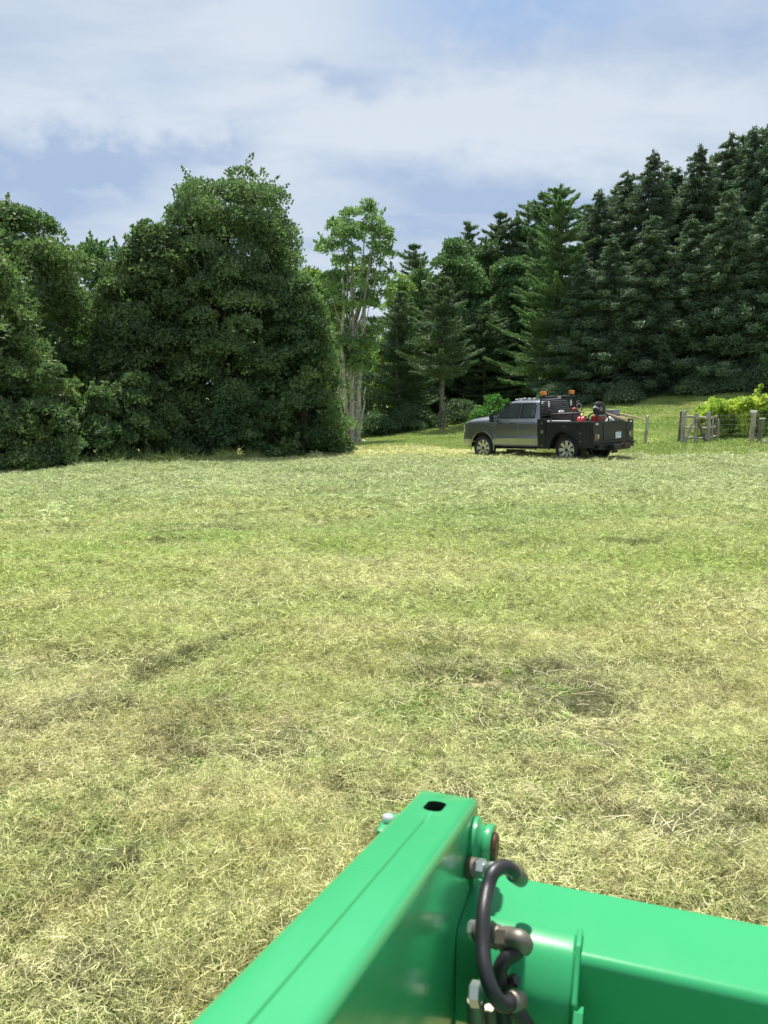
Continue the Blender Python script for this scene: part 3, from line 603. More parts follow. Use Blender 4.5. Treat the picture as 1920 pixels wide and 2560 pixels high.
bs = [(1390, 48, 960, 70, 'beside the truck rack'), (1560, 46.8, 955, 70, 'behind the load in the truck'), (1740, 46, 940, 70, 'behind the gate'), (1830, 45.6, 930, 70, 'above the vines'), (1905, 45, 900, 70, 'at the right border')]
for i, (px, Y, top, hw, lb) in enumerate(bs):
    bl('bush', px, Y, top, [(1060, px - hw, px + hw), (top + 60, px - hw, px + hw), (top + 10, px - hw * .5, px + hw * .5)], material=M['spruce'], label='dark low bush at the foot of the spruces, ' + lb, cat='bush', group='bushes at the foot of the spruces', nclump=44, per=260, rc=(.35, .8), seed=90 + i, leafL=.17, leafW=.07, tr=.05)
bl('shrub', 1225, 43, 985, [(1080, 1165, 1310), (1040, 1170, 1310), (1010, 1190, 1295), (990, 1210, 1270)], material=M['shrub'], label='bright green leafy shrub behind the truck bonnet', cat='shrub', nclump=46, per=200, rc=(.3, .5), seed=99, leafL=.16, leafW=.09, tr=.04)
bk = [(1455, 66, 520, 'between the light green pine and the first tall spruce'), (1520, 68, 470, 'behind the second tall spruce'), (1640, 67, 425, 'in the notch right of the split tip'), (1755, 67, 392, 'in the notch before the stepped skyline'), (1822, 66, 350, 'just left of the highest tips'), (1880, 66, 318, 'left of the highest dark tip')]
for i, (px, Y, top, lb) in enumerate(bk):
    conifer('pine_tree', 'far bushy pine top showing ' + lb, px, Y, top, 5.2, PK, rz=i * 1.9 + .3, group='far bushy pines between the spruces', material='wpine', seed=1 + i % 2, leafL=.34, leafW=.06)
bk = [(700, 58, 760, 80, 'behind the tallest maple'), (560, 58, 740, 110, 'behind the middle of the tallest maple'), (400, 60, 760, 100, 'behind the bushy maple'), (900, 62, 800, 90, 'behind the pale-barked tree'), (1070, 64, 730, 90, 'behind the bare pine trunk'), (1340, 64, 720, 100, 'behind the light green pine'), (60, 50, 700, 150, 'behind the round-topped maple'), (840, 64, 850, 80, 'between the pale stems and the maples')]
for i, (px, Y, top, hw, lb) in enumerate(bk):
    bl('far_tree', px, Y, top, [(1140, px - hw, px + hw), (900, px - hw, px + hw), (top + 60, px - hw * .8, px + hw * .8), (top + 10, px - hw * .4, px + hw * .4)], material=M['maple2'], label='shaded leafy tree ' + lb, nclump=70, per=190, rc=(.8, 1.3), seed=140 + i, leafL=.3, leafW=.2, group='shaded trees deep in the wood')
g = np.random.default_rng(77); n = 9000; P = np.stack([g.uniform(-90, 90, n), g.uniform(-42, -34, n), 0 * g.random(n)], 1); P[:, 2] = g.random(n) * (9 + 3 * np.sin(P[:, 0] * .35) + 2 * np.sin(P[:, 0] * 1.1))  # unseen wood, added so truck and loader paint reflect something dark
V, Fc = leaves(P, g.normal(size=(n, 3)) + [0, 0, .3], 1.5, 1.1, g); o = bpy.data.objects.new('added_wood', npmesh('added_wood', V, Fc, M['maple2'], g.random(n))); COL.objects.link(o); tag(o, 'unseen wood added behind the camera to darken paint reflections', None, None, 'stuff')
# low undergrowth closing the foot of the middle wood
bs = [(935, 50, 1030, 60, 'right of the pale stems'), (1030, 51, 1010, 70, 'left of the bare pine trunk'), (1150, 51.5, 1000, 60, 'right of the bare pine trunk'), (905, 53, 930, 70, 'behind the pale stems')]
for i, (px, Y, top, hw, lb) in enumerate(bs):
    bl('bush', px, Y, top, [(1090, px - hw, px + hw), (top + 40, px - hw, px + hw), (top + 10, px - hw * .6, px + hw * .6)], material=M['wpine'], label='dark undergrowth bush ' + lb, cat='bush', group='undergrowth bushes in the middle wood', nclump=34, per=220, rc=(.5, .9), seed=110 + i, leafL=.2, leafW=.07, tr=.05)

# ------------------------------------------------------------------ truck
M['paint'] = mat('grey_paint', (.31, .325, .355), .30, .9, .6, 1.0)
M['bedpaint'] = mat('black_bed_paint', (.006, .011, .013), .42, 0, .35, .04, var=(3, (.012, .017, .019), .4, .65))
M['black'] = mat('black_plastic', (.012, .012, .013), .55)
M['rubber'] = mat('tyre_rubber', (.022, .022, .024), .85, bump=(40, .3, .004))
M['chrome'] = mat('chrome', (.72, .73, .75), .12, 1.0)
M['alloy'] = mat('alloy', (.55, .56, .58), .35, .85)
M['glass'] = mat('tinted_glass', (.06, .075, .09), .04, 0, 1.0, 1.0)
M['amber'] = mat('amber_lens', (.85, .22, .01), .25, 0, .5, .5)
M['redlens'] = mat('red_lens', (.09, .015, .012), .25, 0, .5, .5)
M['white'] = mat('white_lens', (.78, .78, .76), .3)
M['plate'] = mat('number_plate', (.55, .66, .78), .4)
M['steel'] = mat('dull_steel', (.22, .21, .20), .5, .8)
M['rust'] = mat('rusty_steel', (.12, .055, .03), .75, .3)
TP = Vector((6.86, 26.35, zf(6.8, 26.4) + .0))
TM = Matrix.Translation(TP) @ Matrix.Rotation(R(130), 4, 'Z') @ Matrix.Rotation(R(2.0), 4, 'Y') @ Matrix.Rotation(R(-1.6), 4, 'X')
TP.z += .02
truck = empty('pickup_truck'); truck.matrix_world = Matrix.Translation((0, 0, .03)) @ TM @ Matrix.Diagonal((1, 1, 1.06, 1))
TM = truck.matrix_world.copy()
tag(truck, 'dark grey four-wheel-drive pickup with a black utility bed and two amber beacons', 'pickup truck')
PRZ = [.50, .56, .70, .77, .86, 1.05, 1.25, 1.31, 1.40]; PRY = [.96, 1.012, 1.025, 1.035, .995, .99, .975, .955, .895]
def side_y(z): return float(np.interp(z, PRZ, PRY)) if z <= 1.40 else .895 - (z - 1.40) * .32
AX = 3.76
def arch(x, ax=AX, r=.56): return .42 + math.sqrt(max(r * r - (x - ax) ** 2, 0)) if abs(x - ax) < r else 0
st = sorted([1.17, 1.25, 1.6, 2.05, 2.45, 2.58, 2.8, 3.05, 3.28, 3.32, 4.45, 4.64, 4.76] + [AX + .56 * math.cos(k * math.pi / 12) * (1 if k not in (0, 12) else 1.004) for k in range(13)])
def section(x):
    zb = max(.50, arch(x)); sx = 1.0 - max(0, (x - 4.3)) ** 2 * .30
    fl = .03 * math.exp(-((x - AX) / .7) ** 4)
    zs = [zb + (1.40 - zb) * k for k in (0, .07, .22, .3, .38, .61, .85, .92, 1.0)] if zb > .5 else PRZ
    hood = x > 3.3
    if hood:
        hz = np.interp(x, [3.3, 3.9, 4.45, 4.64, 4.76], [1.48, 1.47, 1.42, 1.37, 1.24]); lim = hz - .10
        zs = [min(z, zb + (lim - zb) * k) if not zb > .5 else zb + (lim - zb) * k for z, k in zip(zs, (0, .07, .22, .3, .38, .61, .85, .92, 1.0))]
    pts = [((side_y(min(z, 1.40)) + fl) * sx, z) for z in zs]
    if hood:
        ye = pts[-1][0]; pts[-2] = (ye + .02, pts[-2][1]); pts += [((ye - .05) * 1, hz - .055), ((ye - .22), hz + .0), (.4, hz + .04), (0, hz + .05)]
    else:
        zt = np.interp(x, [1.17, 1.25, 2.5, 2.58, 3.28], [1.88, 1.93, 1.95, 1.93, 1.46]); zc = zt + np.interp(x, [2.5, 3.28], [.10, .01])
        pts += [(side_y(zt), zt), (side_y(zt) - .07, zt + (zc - zt) * .55), (.4, zt + (zc - zt) * .92), (0, zc)]
    return pts
V = []; sec = [section(x) for x in st]; npt = len(sec[0])
for x, p in zip(st, sec):
    V += [(x, y, z) for y, z in p] + [(x, -y, z) for y, z in reversed(p[:-1])]
n2 = 2 * npt - 1; Fq = []
for i in range(len(st) - 1):
    for k in range(n2 - 1): Fq.append((i * n2 + k, i * n2 + k + 1, (i + 1) * n2 + k + 1, (i + 1) * n2 + k))
Fq += [tuple(range(n2)), tuple((len(st) - 1) * n2 + k for k in range(n2))]
mb = MB(); mb.add(V, Fq); body = mb.build('body', M['paint'], truck, smooth=28)
def side_patch(x0, x1, z0, z1, off, s=1, nz=None, x0t=None, x1t=None):
    zs = [z0] + [z for z in PRZ if z0 < z < z1] + [z1]; v = []; x0t = x0 if x0t is None else x0t; x1t = x1 if x1t is None else x1t
    for z in zs:
        u = (z - z0) / (z1 - z0)
        for d in (off, -.02): v += [(x0 + (x0t - x0) * u, s * (side_y(z) + d), z), (x1 + (x1t - x1) * u, s * (side_y(z) + d), z)]
    f = []
    for i in range(len(zs) - 1):
        a = 4 * i; f += [(a, a + 1, a + 5, a + 4), (a + 2, a + 6, a + 7, a + 3), (a, a + 4, a + 6, a + 2), (a + 1, a + 3, a + 7, a + 5)]
    e = 4 * (len(zs) - 1); f += [(0, 2, 3, 1), (e, e + 1, e + 3, e + 2)]
    return MB().add(v, f)
def poly_side(poly, off, th, s=1):
    return MB().prism(poly, lambda p, a: (p[0], s * (side_y(p[1]) + a), p[1]), off - th, off)
for s in (1, -1):
    dr = side_patch(2.07, 3.17, .545, 1.415, .010, s).build('door', M['paint'], truck, bevel=.006)
    side_patch(1.24, 2.05, .545, 1.415, .010, s).build('door', M['paint'], truck, bevel=.006)
    MB().box((2.30, s * 1.012, 1.27), (.22, .03, .035)).build('handle', M['black'], dr, bevel=.008)
    gl = poly_side([(2.10, 1.425), (3.16, 1.425), (2.60, 1.895), (2.10, 1.91)], .006, .01, s).build('window_frame', M['black'], truck)
    poly_side([(2.14, 1.455), (3.07, 1.455), (2.575, 1.865), (2.14, 1.88)], .010, .006, s).build('window', M['glass'], gl)
    gl = poly_side([(1.40, 1.425), (2.06, 1.425), (2.06, 1.91), (1.47, 1.91), (1.40, 1.83)], .006, .01, s).build('window_frame', M['black'], truck)
    poly_side([(1.44, 1.455), (1.95, 1.455), (1.97, 1.88), (1.50, 1.88), (1.44, 1.81)], .010, .006, s).build('window', M['glass'], gl)
    # towing mirror
    mr = MB().box((3.05, s * 1.27, 1.47), (.10, .17, .30)).build('mirror', M['black'], truck, bevel=.03, seg=3)
    MB().box((3.05, s * 1.08, 1.45), (.06, .30, .035)).box((3.05, s * 1.08, 1.36), (.06, .30, .035)).build('arm', M['black'], mr)
    MB().box((3.108, s * 1.27, 1.56), (.02, .14, .12)).build('mirror_cap', M['paint'], mr, bevel=.01)
    # front lamps and running board
    hl = MB().box((4.66, s * .83, 1.06), (.22, .22, .26)).build('headlight', M['white'], truck, bevel=.04, seg=3)
    MB().box((2.15, s * 1.0, .42), (1.75, .16, .035)).build('running_board', M['chrome'], truck, bevel=.012)
    MB().box((3.24, s * 1.026, 1.24), (.14, .012, .05)).build('fender_badge', M['chrome'], truck, bevel=.004)
    # wheel arch lip
    pts = [(AX + .575 * math.cos(a), s * 1.028, .42 + .575 * math.sin(a)) for a in np.linspace(-.12, math.pi + .12, 20)]
    MB().tube(pts, .028, 6).build('arch_lip', M['paint'], truck, smooth=40)
MB().prism([(3.16, 1.40), (3.40, 1.43), (3.3, 1.47), (2.68, 1.93)], lambda p, a: (p[0] + .012, a, p[1] + .012), -.84, .84).build('windscreen', M['glass'], truck)
MB().box((1.155, 0, 1.62), (.02, 1.3, .40)).build('rear_window', M['glass'], truck)
MB().box((AX, 0, .70), (1.1, 1.7, .5)).box((0, 0, .70), (1.2, 1.8, .45)).build('wheel_well', M['black'], truck)
gr = MB().box((4.76, 0, 1.04), (.07, 1.36, .40)).build('grille', M['black'], truck, bevel=.02)
for k in range(3): MB().box((4.80, 0, .92 + .12 * k), (.03, 1.36, .035)).build('bar', M['chrome'], gr)
mb = MB(); mb.prism([(4.52, -1.0), (4.84, -.80), (4.90, 0), (4.84, .80), (4.52, 1.0), (4.50, .9), (4.66, .7), (4.70, 0), (4.66, -.7), (4.50, -.9)], lambda p, a: (p[0], p[1], a), .60, .82); mb.build('front_bumper', M['chrome'], truck, bevel=.03, seg=3)
MB().box((4.55, 0, .52), (.2, 1.6, .16)).build('air_dam', M['black'], truck, bevel=.03)
for k in range(5): MB().box((2.56 - .05 * (abs(k - 2) / 2), (k - 2) * .24, 2.075 - .012 * abs(k - 2)), (.10, .09, .035)).build('marker_light', M['amber'] if 0 else M['white'], truck, bevel=.01)
MB().box((1.5, 0, .48), (6.0, .9, .16)).box((0, 0, .42), (.14, 1.5, .14)).box((AX, 0, .42), (.12, 1.5, .12)).lathe([(.0, -.14), (.17, -.1), (.17, .1), (0, .14)], (0, .1, .42), (1, 0, 0), 16).build('chassis', M['black'], truck)
MB().tube([(1.4, -.5, .45), (-.2, -.62, .5), (-.9, -.75, .48)], .05, 8).build('exhaust', M['steel'], truck)
def wheel(x, y, s):
    c = Vector((x, y, .42)); a = (0, s, 0)
    w_ = MB().lathe([(.30, -.13), (.37, -.145), (.405, -.13), (.425, -.09), (.428, 0), (.425, .09), (.405, .13), (.37, .145), (.30, .125), (.295, 0)], c, a, 40, True).build('wheel', M['rubber'], truck, smooth=35)
    rm = MB().lathe([(.298, -.12), (.305, .02), (.305, .115), (.285, .128), (.272, .10), (.272, -.12)], c, a, 40, True)
    for k in range(8):
        an = k * math.pi / 4; u = Vector((math.cos(an), 0, math.sin(an))); q = Vector((-math.sin(an), 0, math.cos(an))); n_ = Vector(a)
        rm.add([c + u * r_ + q * (hw * sg) + n_ * h_ for (r_, hw, h_) in ((.08, .036, .085), (.285, .060, .105), (.285, .055, .05), (.08, .033, .03)) for sg in (-1, 1)], [(0, 1, 3, 2), (2, 3, 5, 4), (4, 5, 7, 6), (6, 7, 1, 0), (0, 2, 4, 6), (1, 7, 5, 3)])
    rm.lathe([(0, .02), (.10, .03), (.095, .085), (.07, .11), (0, .115)], c, a, 20)
    rm.build('rim', M['alloy'], w_, smooth=35)
    MB().lathe([(0, -.06), (.27, -.06), (.27, -.03), (0, -.03)], c, a, 24).build('brake', M['black'], w_)
    MB().lathe([(0, .112), (.055, .114), (.048, .132), (0, .134)], c, a, 16).build('hub_cap', M['black'], w_)
for x in (AX, 0):
    for s in (1, -1): wheel(x, s * .87, s)
for o in list(truck.children):
    if o.name.startswith('wheel') and 'well' not in o.name:      # keep the tyres round under the truck's taller scale
        for q_ in [o] + list(o.children):
            cx_ = AX if sum(v.co.x for v in q_.data.vertices) / len(q_.data.vertices) > 2 else 0
            for v in q_.data.vertices: v.co.x = cx_ + (v.co.x - cx_) * 1.06
# utility bed
HB = 1.15; B0, B1 = 1.08, -1.12
def bed_arch(n=14, r=.56): return [(r * math.cos(a), .42 + r * math.sin(a)) for a in np.linspace(-.0, math.pi, n)]
ba = [p for p in bed_arch() if p[1] > .47]
for s in (1, -1):
    poly = [(B0, .45), (B0, 1.41), (.70, 1.41), (.70, 1.26), (B1, 1.28), (B1, .50), (-.60, .47)] + list(reversed(ba)) + [(.60, .45)]
    bx_ = MB().prism(poly, lambda p, a: (p[0], s * a, p[1]), .72, HB).build('side_box', M['bedpaint'], truck, bevel=.012)
    for (xa, xb, za, zb_) in ((.70, 1.04, .50, 1.36), (-.05 - .52, .66, 1.03, 1.23), (-1.06, -.63, .56, 1.23)):
        d_ = MB().box(((xa + xb) / 2, s * (HB + .008), (za + zb_) / 2), (xb - xa - .03, .02, zb_ - za - .03)).build('locker_door', M['bedpaint'], bx_, bevel=.008)
    for (x_, z_) in ((.87, 1.26), (-.70, .95), (.87, .56), (-.70, .70), (-.06, 1.17)):
        MB().box((x_, s * (HB + .022), z_), (.07, .012, .035)).build('latch', M['steel'], bx_, bevel=.004)
    MB().box((.62, s * (HB - .03), 1.33), (.10, .02, .05)).build('side_marker', M['white'], bx_, bevel=.006)
    MB().lathe([(0, 0), (.06, 0), (.065, .012), (0, .014)], (.86, s * (HB + .018), 1.0), (0, s, 0), 20).build('round_latch', M['steel'], bx_)
    MB().box((-.2, s * (HB - .06), 1.285), (1.80, .13, .035)).build('top_rail', M['bedpaint'], bx_, bevel=.01)
    pts = [(.585 * math.cos(a), s * (HB + .01), .42 + .585 * math.sin(a)) for a in np.linspace(0, math.pi, 20)]
    MB().tube(pts, .022, 6).build('arch_lip', M['bedpaint'], truck, smooth=40)
MB().box((0, 0, .87), (2.18, 1.46, .05)).build('bed_floor', M['bedpaint'], truck)
tg = MB().box((B1 - .02, 0, .94), (.06, 1.42, .68)).build('tailgate', M['bedpaint'], truck, bevel=.012)
MB().box((B1 - .055, 0, .94), (.02, 1.2, .48)).build('inner_panel', M['bedpaint'], tg, bevel=.008)
for s in (1, -1):
    rp = MB().box((B1 - .03, s * .93, .89), (.06, .43, .80)).build('rear_panel', M['bedpaint'], truck, bevel=.012)
    MB().box((B1 - .066, s * 1.0, .83), (.02, .20, .22)).build('tail_light', M['redlens'], rp, bevel=.01)
    MB().box((B1 - .078, s * .89, .84), (.012, .035, .13)).build('reversing_light', M['white'], rp, bevel=.006)
    MB().box((B1 - .068, s * .96, 1.22), (.02, .13, .045)).build('reflector', M['white'], rp, bevel=.006)
pl = MB().box((B1 - .075, -.22, .83), (.012, .32, .20)).build('number_plate', M['plate'], truck, bevel=.004)
MB().box((B1 - .083, -.22, .772), (.006, .29, .05)).build('lower_band', M['white'], pl)
MB().prism([(B1 + .1, -1.12), (B1 - .22, -1.02), (B1 - .22, 1.02), (B1 + .1, 1.12)], lambda p, a: (p[0], p[1], a), .56, .60).build('bumper', M['bedpaint'], truck, bevel=.01)
MB().box((B1 - .05, 0, .50), (.25, 2.0, .13)).build('bumper_skirt', M['bedpaint'], truck, bevel=.02)
hi = MB().box((B1 - .25, -.1, .50), (.35, .08, .08)).box((B1 - .36, -.1, .56), (.16, .14, .03)).lathe([(0, .0), (.03, .0), (.02, .03), (.035, .07), (.02, .10), (0, .105)], (B1 - .38, -.1, .57), (0, 0, 1), 12).build('tow_hitch', M['rust'], truck)
for s in (1, -1): MB().box((-.62, s * .87, .38), (.02, .34, .34)).build('mud_flap', M['black'], truck)
# headboard rack with slats, oval lamps and beacons
HX = 1.0
fr = MB()
for s in (1, -1): fr.tube([(HX, s * 1.04, 1.45), (HX + .06, s * .96, 1.95), (HX + .07, s * .88, 2.08)], .035, 8)
fr.tube([(HX + .07, -.90, 2.08), (HX + .07, .90, 2.08)], .04, 8).tube([(HX, -1.0, 1.50), (HX, 1.0, 1.50)], .03, 8)
rk = fr.build('headboard_rack', M['black'], truck, smooth=40)
for k in range(7): MB().box((HX + .01 + .01 * k, 0, 1.57 + .07 * k), (.025, 1.9 - .03 * k, .045)).build('slat', M['black'], rk)
for s in (1, -1):
    MB().lathe([(0, -.01), (.055, -.01), (.06, .0), (.05, .02), (0, .024)], (0, 0, 0), (-1, 0, 0), 20).build('oval_lamp', M['white'], rk)
    lo = [c for c in rk.children if c.name.startswith('oval_lamp')][-1]; lo.location = (HX - .01, s * .62, 1.86); lo.scale = (1, .75, 1.8)
    be = MB().box((HX + .07, s * .78, 2.14), (.10, .12, .03)).build('beacon_base', M['black'], rk)
    MB().box((HX + .07, s * .78, 2.215), (.13, .18, .12)).build('beacon', M['amber'], be, bevel=.02, seg=3)
MB().box((HX + .02, 0, 2.07), (.03, .16, .04)).build('brake_light', M['white'], rk)
MB().box((HX + .14, .55, 2.065), (.10, .35, .03)).build('lamp_bracket', M['chrome'], rk)

# things lying in the bed: each its own thing, placed in the truck's frame
def inbed(o, p, rz=0, tilt=(0, 0)):
    o.matrix_world = TM @ Matrix.Translation(p) @ Matrix.Rotation(R(rz), 4, 'Z') @ Matrix.Rotation(R(tilt[0]), 4, 'Y') @ Matrix.Rotation(R(tilt[1]), 4, 'X'); return o
M['red'] = mat('red_plastic', (.52, .025, .03), .4, coat=.2); M['dred'] = mat('red_engine_paint', (.38, .03, .02), .45, coat=.2)
M['yellow_pl'] = mat('yellow_plastic', (.75, .62, .12), .45); M['crate'] = mat('dark_crate', (.05, .04, .042), .6, var=(5, (.09, .07, .07), .4, .6))
M['wood'] = mat('cut_wood', (.58, .46, .33), .75, bump=(20, .5, .01), var=(7, (.40, .30, .2), .4, .6)); M['greypl'] = mat('grey_plastic', (.22, .25, .28), .5)
M['paleplastic'] = mat('pale_plastic', (.6, .6, .57), .5)
e_ = empty('storage_crate'); tag(e_, 'long dark crate lying across the front of the truck bed', 'crate')
MB().box((0, 0, .31), (.55, 1.15, .62)).build('box', M['crate'], e_, bevel=.02); MB().box((0, 0, .635), (.58, 1.18, .04)).build('lid', M['crate'], e_, bevel=.01)
for k in (-1, 0, 1): MB().box((-.282, k * .38, .3), (.02, .06, .5)).build('rib', M['crate'], e_)
inbed(e_, (.62, .10, .90))
e_ = empty('plastic_bag'); tag(e_, 'small crumpled pale bag on top of the dark crate', 'bag')
bm = bmesh.new(); bmesh.ops.create_icosphere(bm, subdivisions=3, radius=.09)
for v in bm.verts: v.co *= 1 + .35 * math.sin(v.co.x * 70) * math.cos(v.co.y * 60 + 1); v.co.z *= .7
me = bpy.data.meshes.new('bag'); bm.to_mesh(me); bm.free(); me.materials.append(M['paleplastic']); o = bpy.data.objects.new('bag', me); COL.objects.link(o); o.parent = e_
inbed(e_, (.55, .50, 1.59))
e_ = empty('hose_coil'); tag(e_, 'coiled dark hose with a red fitting on the right end of the dark crate', 'hose')
MB().tube([(0, .17 * math.cos(a) * (1 + .03 * a / 6), .19 + .17 * math.sin(a) ) for a in np.linspace(0, 12.5, 60)] , .018, 8).build('coil', M['black'], e_, smooth=60)
MB().tube([(.02 * math.cos(a * 3), .13 * math.cos(a), .16 + .13 * math.sin(a)) for a in np.linspace(0, 6.2, 30)], .012, 6).build('inner_coil', M['paleplastic'], e_, smooth=60)
MB().lathe([(0, -.1), (.05, -.09), (.06, 0), (.045, .07), (.02, .1), (0, .1)], (0, .26, .10), (0, 1, 0), 16).build('fitting', M['dred'], e_, smooth=40)
inbed(e_, (.50, -.42, 1.56))
e_ = empty('fuel_can'); tag(e_, 'bright red fuel can with a yellow spout in the middle of the truck bed', 'fuel can')
MB().prism([(-.17, 0), (.17, 0), (.18, .22), (.10, .33), (-.06, .36), (-.18, .26)], lambda p, a: (a, p[0], p[1]), -.12, .12).build('can', M['red'], e_, bevel=.035, seg=3, smooth=50)
MB().tube([(0, .02, .34), (0, -.05, .42), (0, -.16, .44)], .03, 10, rs=[.04, .03, .015]).build('spout', M['yellow_pl'], e_, smooth=50)
MB().tube([(0, .12, .28), (0, .08, .38), (0, -.01, .39)], .018, 8).build('handle', M['red'], e_, smooth=50)
inbed(e_, (-.20, .42, 1.09), 20)
e_ = empty('spare_box'); tag(e_, 'low black box under the red fuel can, mostly hidden by the bed side', 'box')
MB().box((0, 0, .08), (.5, .7, .16)).build('box', M['black'], e_, bevel=.01); MB().box((0, 0, .165), (.52, .72, .02)).build('lid', M['black'], e_)
inbed(e_, (-.20, .38, .91))
e_ = empty('brush_cutter_shaft'); tag(e_, 'pale thin pole lying along the near bed rail in front of the red fuel can', 'pole')
MB().tube([(-.48, 0, .02), (.48, 0, .03)], .022, 8).build('shaft', M['paleplastic'], e_, smooth=50); MB().tube([(.30, 0, .03), (.36, 0, .03)], .035, 8).build('grip', M['black'], e_, smooth=50)
inbed(e_, (.22, 1.08, 1.305), -2)
e_ = empty('power_engine'); tag(e_, 'red engine with round black housing at the rear of the truck bed', 'engine')
MB().box((0, 0, .24), (.34, .36, .34)).build('engine_block', M['dred'], e_, bevel=.05, seg=3)
MB().lathe([(0, -.05), (.20, -.05), (.235, -.02), (.235, .02), (.20, .06), (.11, .09), (0, .09)], (-.05, 0, .60), (-1, .25, .1), 32).build('round_housing', M['black'], e_, smooth=35)
MB().lathe([(0, 0), (.07, 0), (.07, .02), (0, .02)], (-.14, .02, .60), (-1, .25, .1), 16).build('hub', M['steel'], e_)
MB().box((-.10, 0, .40), (.22, .34, .05)).build('guard', M['greypl'], e_, bevel=.02)
for s in (1, -1): MB().tube(catmull([(-.2, s * .26, 0), (-.2, s * .27, .3), (-.12, s * .22, .46), (.1, s * .22, .46), (.2, s * .27, .3), (.2, s * .26, 0)], 5), .022, 8).build('frame_tube', M['black'], e_, smooth=50)
for k in range(3): MB().box((-.185, -.08 + .08 * k, .22), (.02, .03, .2)).build('fin', M['steel'], e_)
MB().tube(catmull([(-.1, .10, .62), (-.12, .26, .68), (-.12, .34, .64)], 5), .022, 8).build('handle', M['paleplastic'], e_, smooth=50)
inbed(e_, (-.80, .34, 1.06), -8)
e_ = empty('pallet_block'); tag(e_, 'flat wooden base under the red engine', 'pallet')
for k in (-1, 0, 1): MB().box((k * .2, 0, .06), (.12, .8, .12)).build('bearer', M['wood'], e_)
for k in range(5): MB().box((0, -.32 + .16 * k, .14), (.56, .13, .03)).build('plank', M['wood'], e_)
inbed(e_, (-.80, .30, .90))
def pole(lb, a, b, r):
    e_ = tag(MB().tube([a, (Vector(a) * .5 + Vector(b) * .5) + Vector((0, 0, .01)), b], r, 10, rs=[r, r * 1.05, r * .75]).build('wooden_stake', M['wood'], None, smooth=50), lb, 'stake', 'wooden stakes poking over the tailgate'); e_.matrix_world = TM.copy(); return e_
pole('thicker pale stake reaching from the red engine down over the tailgate', (-.72, .12, 1.56), (-1.45, -.35, 1.25), .038)
pole('longer pale stake at the far side, sticking out beyond the tailgate', (-.55, -.55, 1.54), (-1.62, -.98, 1.29), .032)
pole('short pale stake lying between the two long ones on the tailgate', (-.75, -.35, 1.42), (-1.30, -.62, 1.30), .03)
e_ = empty('grey_bin'); tag(e_, 'grey square bin on the far side at the rear of the truck bed', 'bin')
MB().box((0, 0, .35), (.34, .36, .7)).build('bin', M['greypl'], e_, bevel=.02); MB().box((0, 0, .71), (.37, .39, .03)).build('rim', M['greypl'], e_, bevel=.008)
inbed(e_, (-.72, -.62, .88))
e_ = empty('sack'); tag(e_, 'pale grey sack slumped beside the red engine', 'sack')
bm = bmesh.new(); bmesh.ops.create_icosphere(bm, subdivisions=4, radius=.2)
for v in bm.verts: v.co *= 1 + .12 * math.sin(v.co.x * 22) * math.cos(v.co.y * 19 + 1); v.co.z *= 1.3; v.co.x *= .8
me = bpy.data.meshes.new('sack_body'); bm.to_mesh(me); bm.free(); me.materials.append(M['paleplastic']); me.shade_smooth(); o = bpy.data.objects.new('sack_body', me); COL.objects.link(o); o.parent = e_
inbed(e_, (-.90, -.18, 1.14))

# ------------------------------------------------------------------ fence
M['weath'] = mat('weathered_wood', (.47, .44, .39), .9, bump=(18, .9, .02), var=(9, (.26, .24, .20), .38, .62))
M['weath2'] = mat('dark_weathered_wood', (.19, .175, .15), .9, bump=(18, .9, .02), var=(9, (.11, .10, .085), .38, .62))
M['whitecap'] = mat('white_cap', (.75, .76, .76), .5); M['wire'] = mat('fence_wire', (.32, .32, .31), .5, .6)
def rough_post(mb, a, b, r, seed, n=7, k=9):
    g = np.random.default_rng(seed); a, b = Vector(a), Vector(b); d = (b - a).normalized(); u = d.orthogonal().normalized(); q = d.cross(u); v = []
    mul = 1 + .14 * g.normal(size=k).clip(-1.2, 1.2)
    for i in range(n):
        c = a + (b - a) * i / (n - 1) + Vector(g.normal(size=3) * .006)
        v += [c + (u * math.cos(6.283 * j / k) + q * math.sin(6.283 * j / k)) * r * mul[j] * (1 + .06 * g.normal()) + (d * (.03 * g.normal()) if i == n - 1 else d * 0) for j in range(k)]
    f = [(i * k + j, i * k + (j + 1) % k, (i + 1) * k + (j + 1) % k, (i + 1) * k + j) for i in range(n - 1) for j in range(k)] + [tuple(range(k - 1, -1, -1)), tuple(range((n - 1) * k, n * k))]
    return mb.add(v, f)
FY = 32.6
def fpt(px, py, Y=FY): return at(px, py, Y)
def fpost(px, top, Y, r, label, lean=0.0, material='weath', seed=0, extra=None):
    b = gp(px, Y); h = fpt(px, top, Y).z - b.z; e = empty('fence_post', b); tag(e, label, 'fence post', 'old fence posts')
    rough_post(MB(), (0, 0, -.25), (lean, 0, h), r, seed).build('post', M[material], e, smooth=50)
    return e, h
fpost(1610.5, 1038, FY, .07, 'lone grey post right of the truck', .08, 'weath', 1)
fpost(1695, 1028, 33.2, .075, 'dark rear post of the close pair left of the wooden gate', .08, 'weath2', 2)
fpost(1705, 1026, FY, .10, 'thick grey front post of the close pair left of the wooden gate', .03, 'weath', 3)
fpost(1769, 1030, FY + .05, .095, 'thick grey post at the right end of the wooden gate', -.03, 'weath', 4)
fpost(1788, 1042, 33.2, .05, 'thin dark post where the wire fence starts', .02, 'weath2', 5)
fpost(1793.5, 1048, 33.6, .05, 'thin post just behind the start of the wire fence', -.03, 'weath', 6)
e, h = fpost(1876.5, 1028, 31.6, .085, 'pale post with a square white cap in front of the vines', .03, 'weath', 7)
MB().box((.03, 0, h - .02), (.22, .2, .10)).build('cap', M['whitecap'], e, bevel=.02); MB().box((.03, -.0, h - .13), (.19, .17, .14)).build('collar', M['weath'], e, bevel=.02)
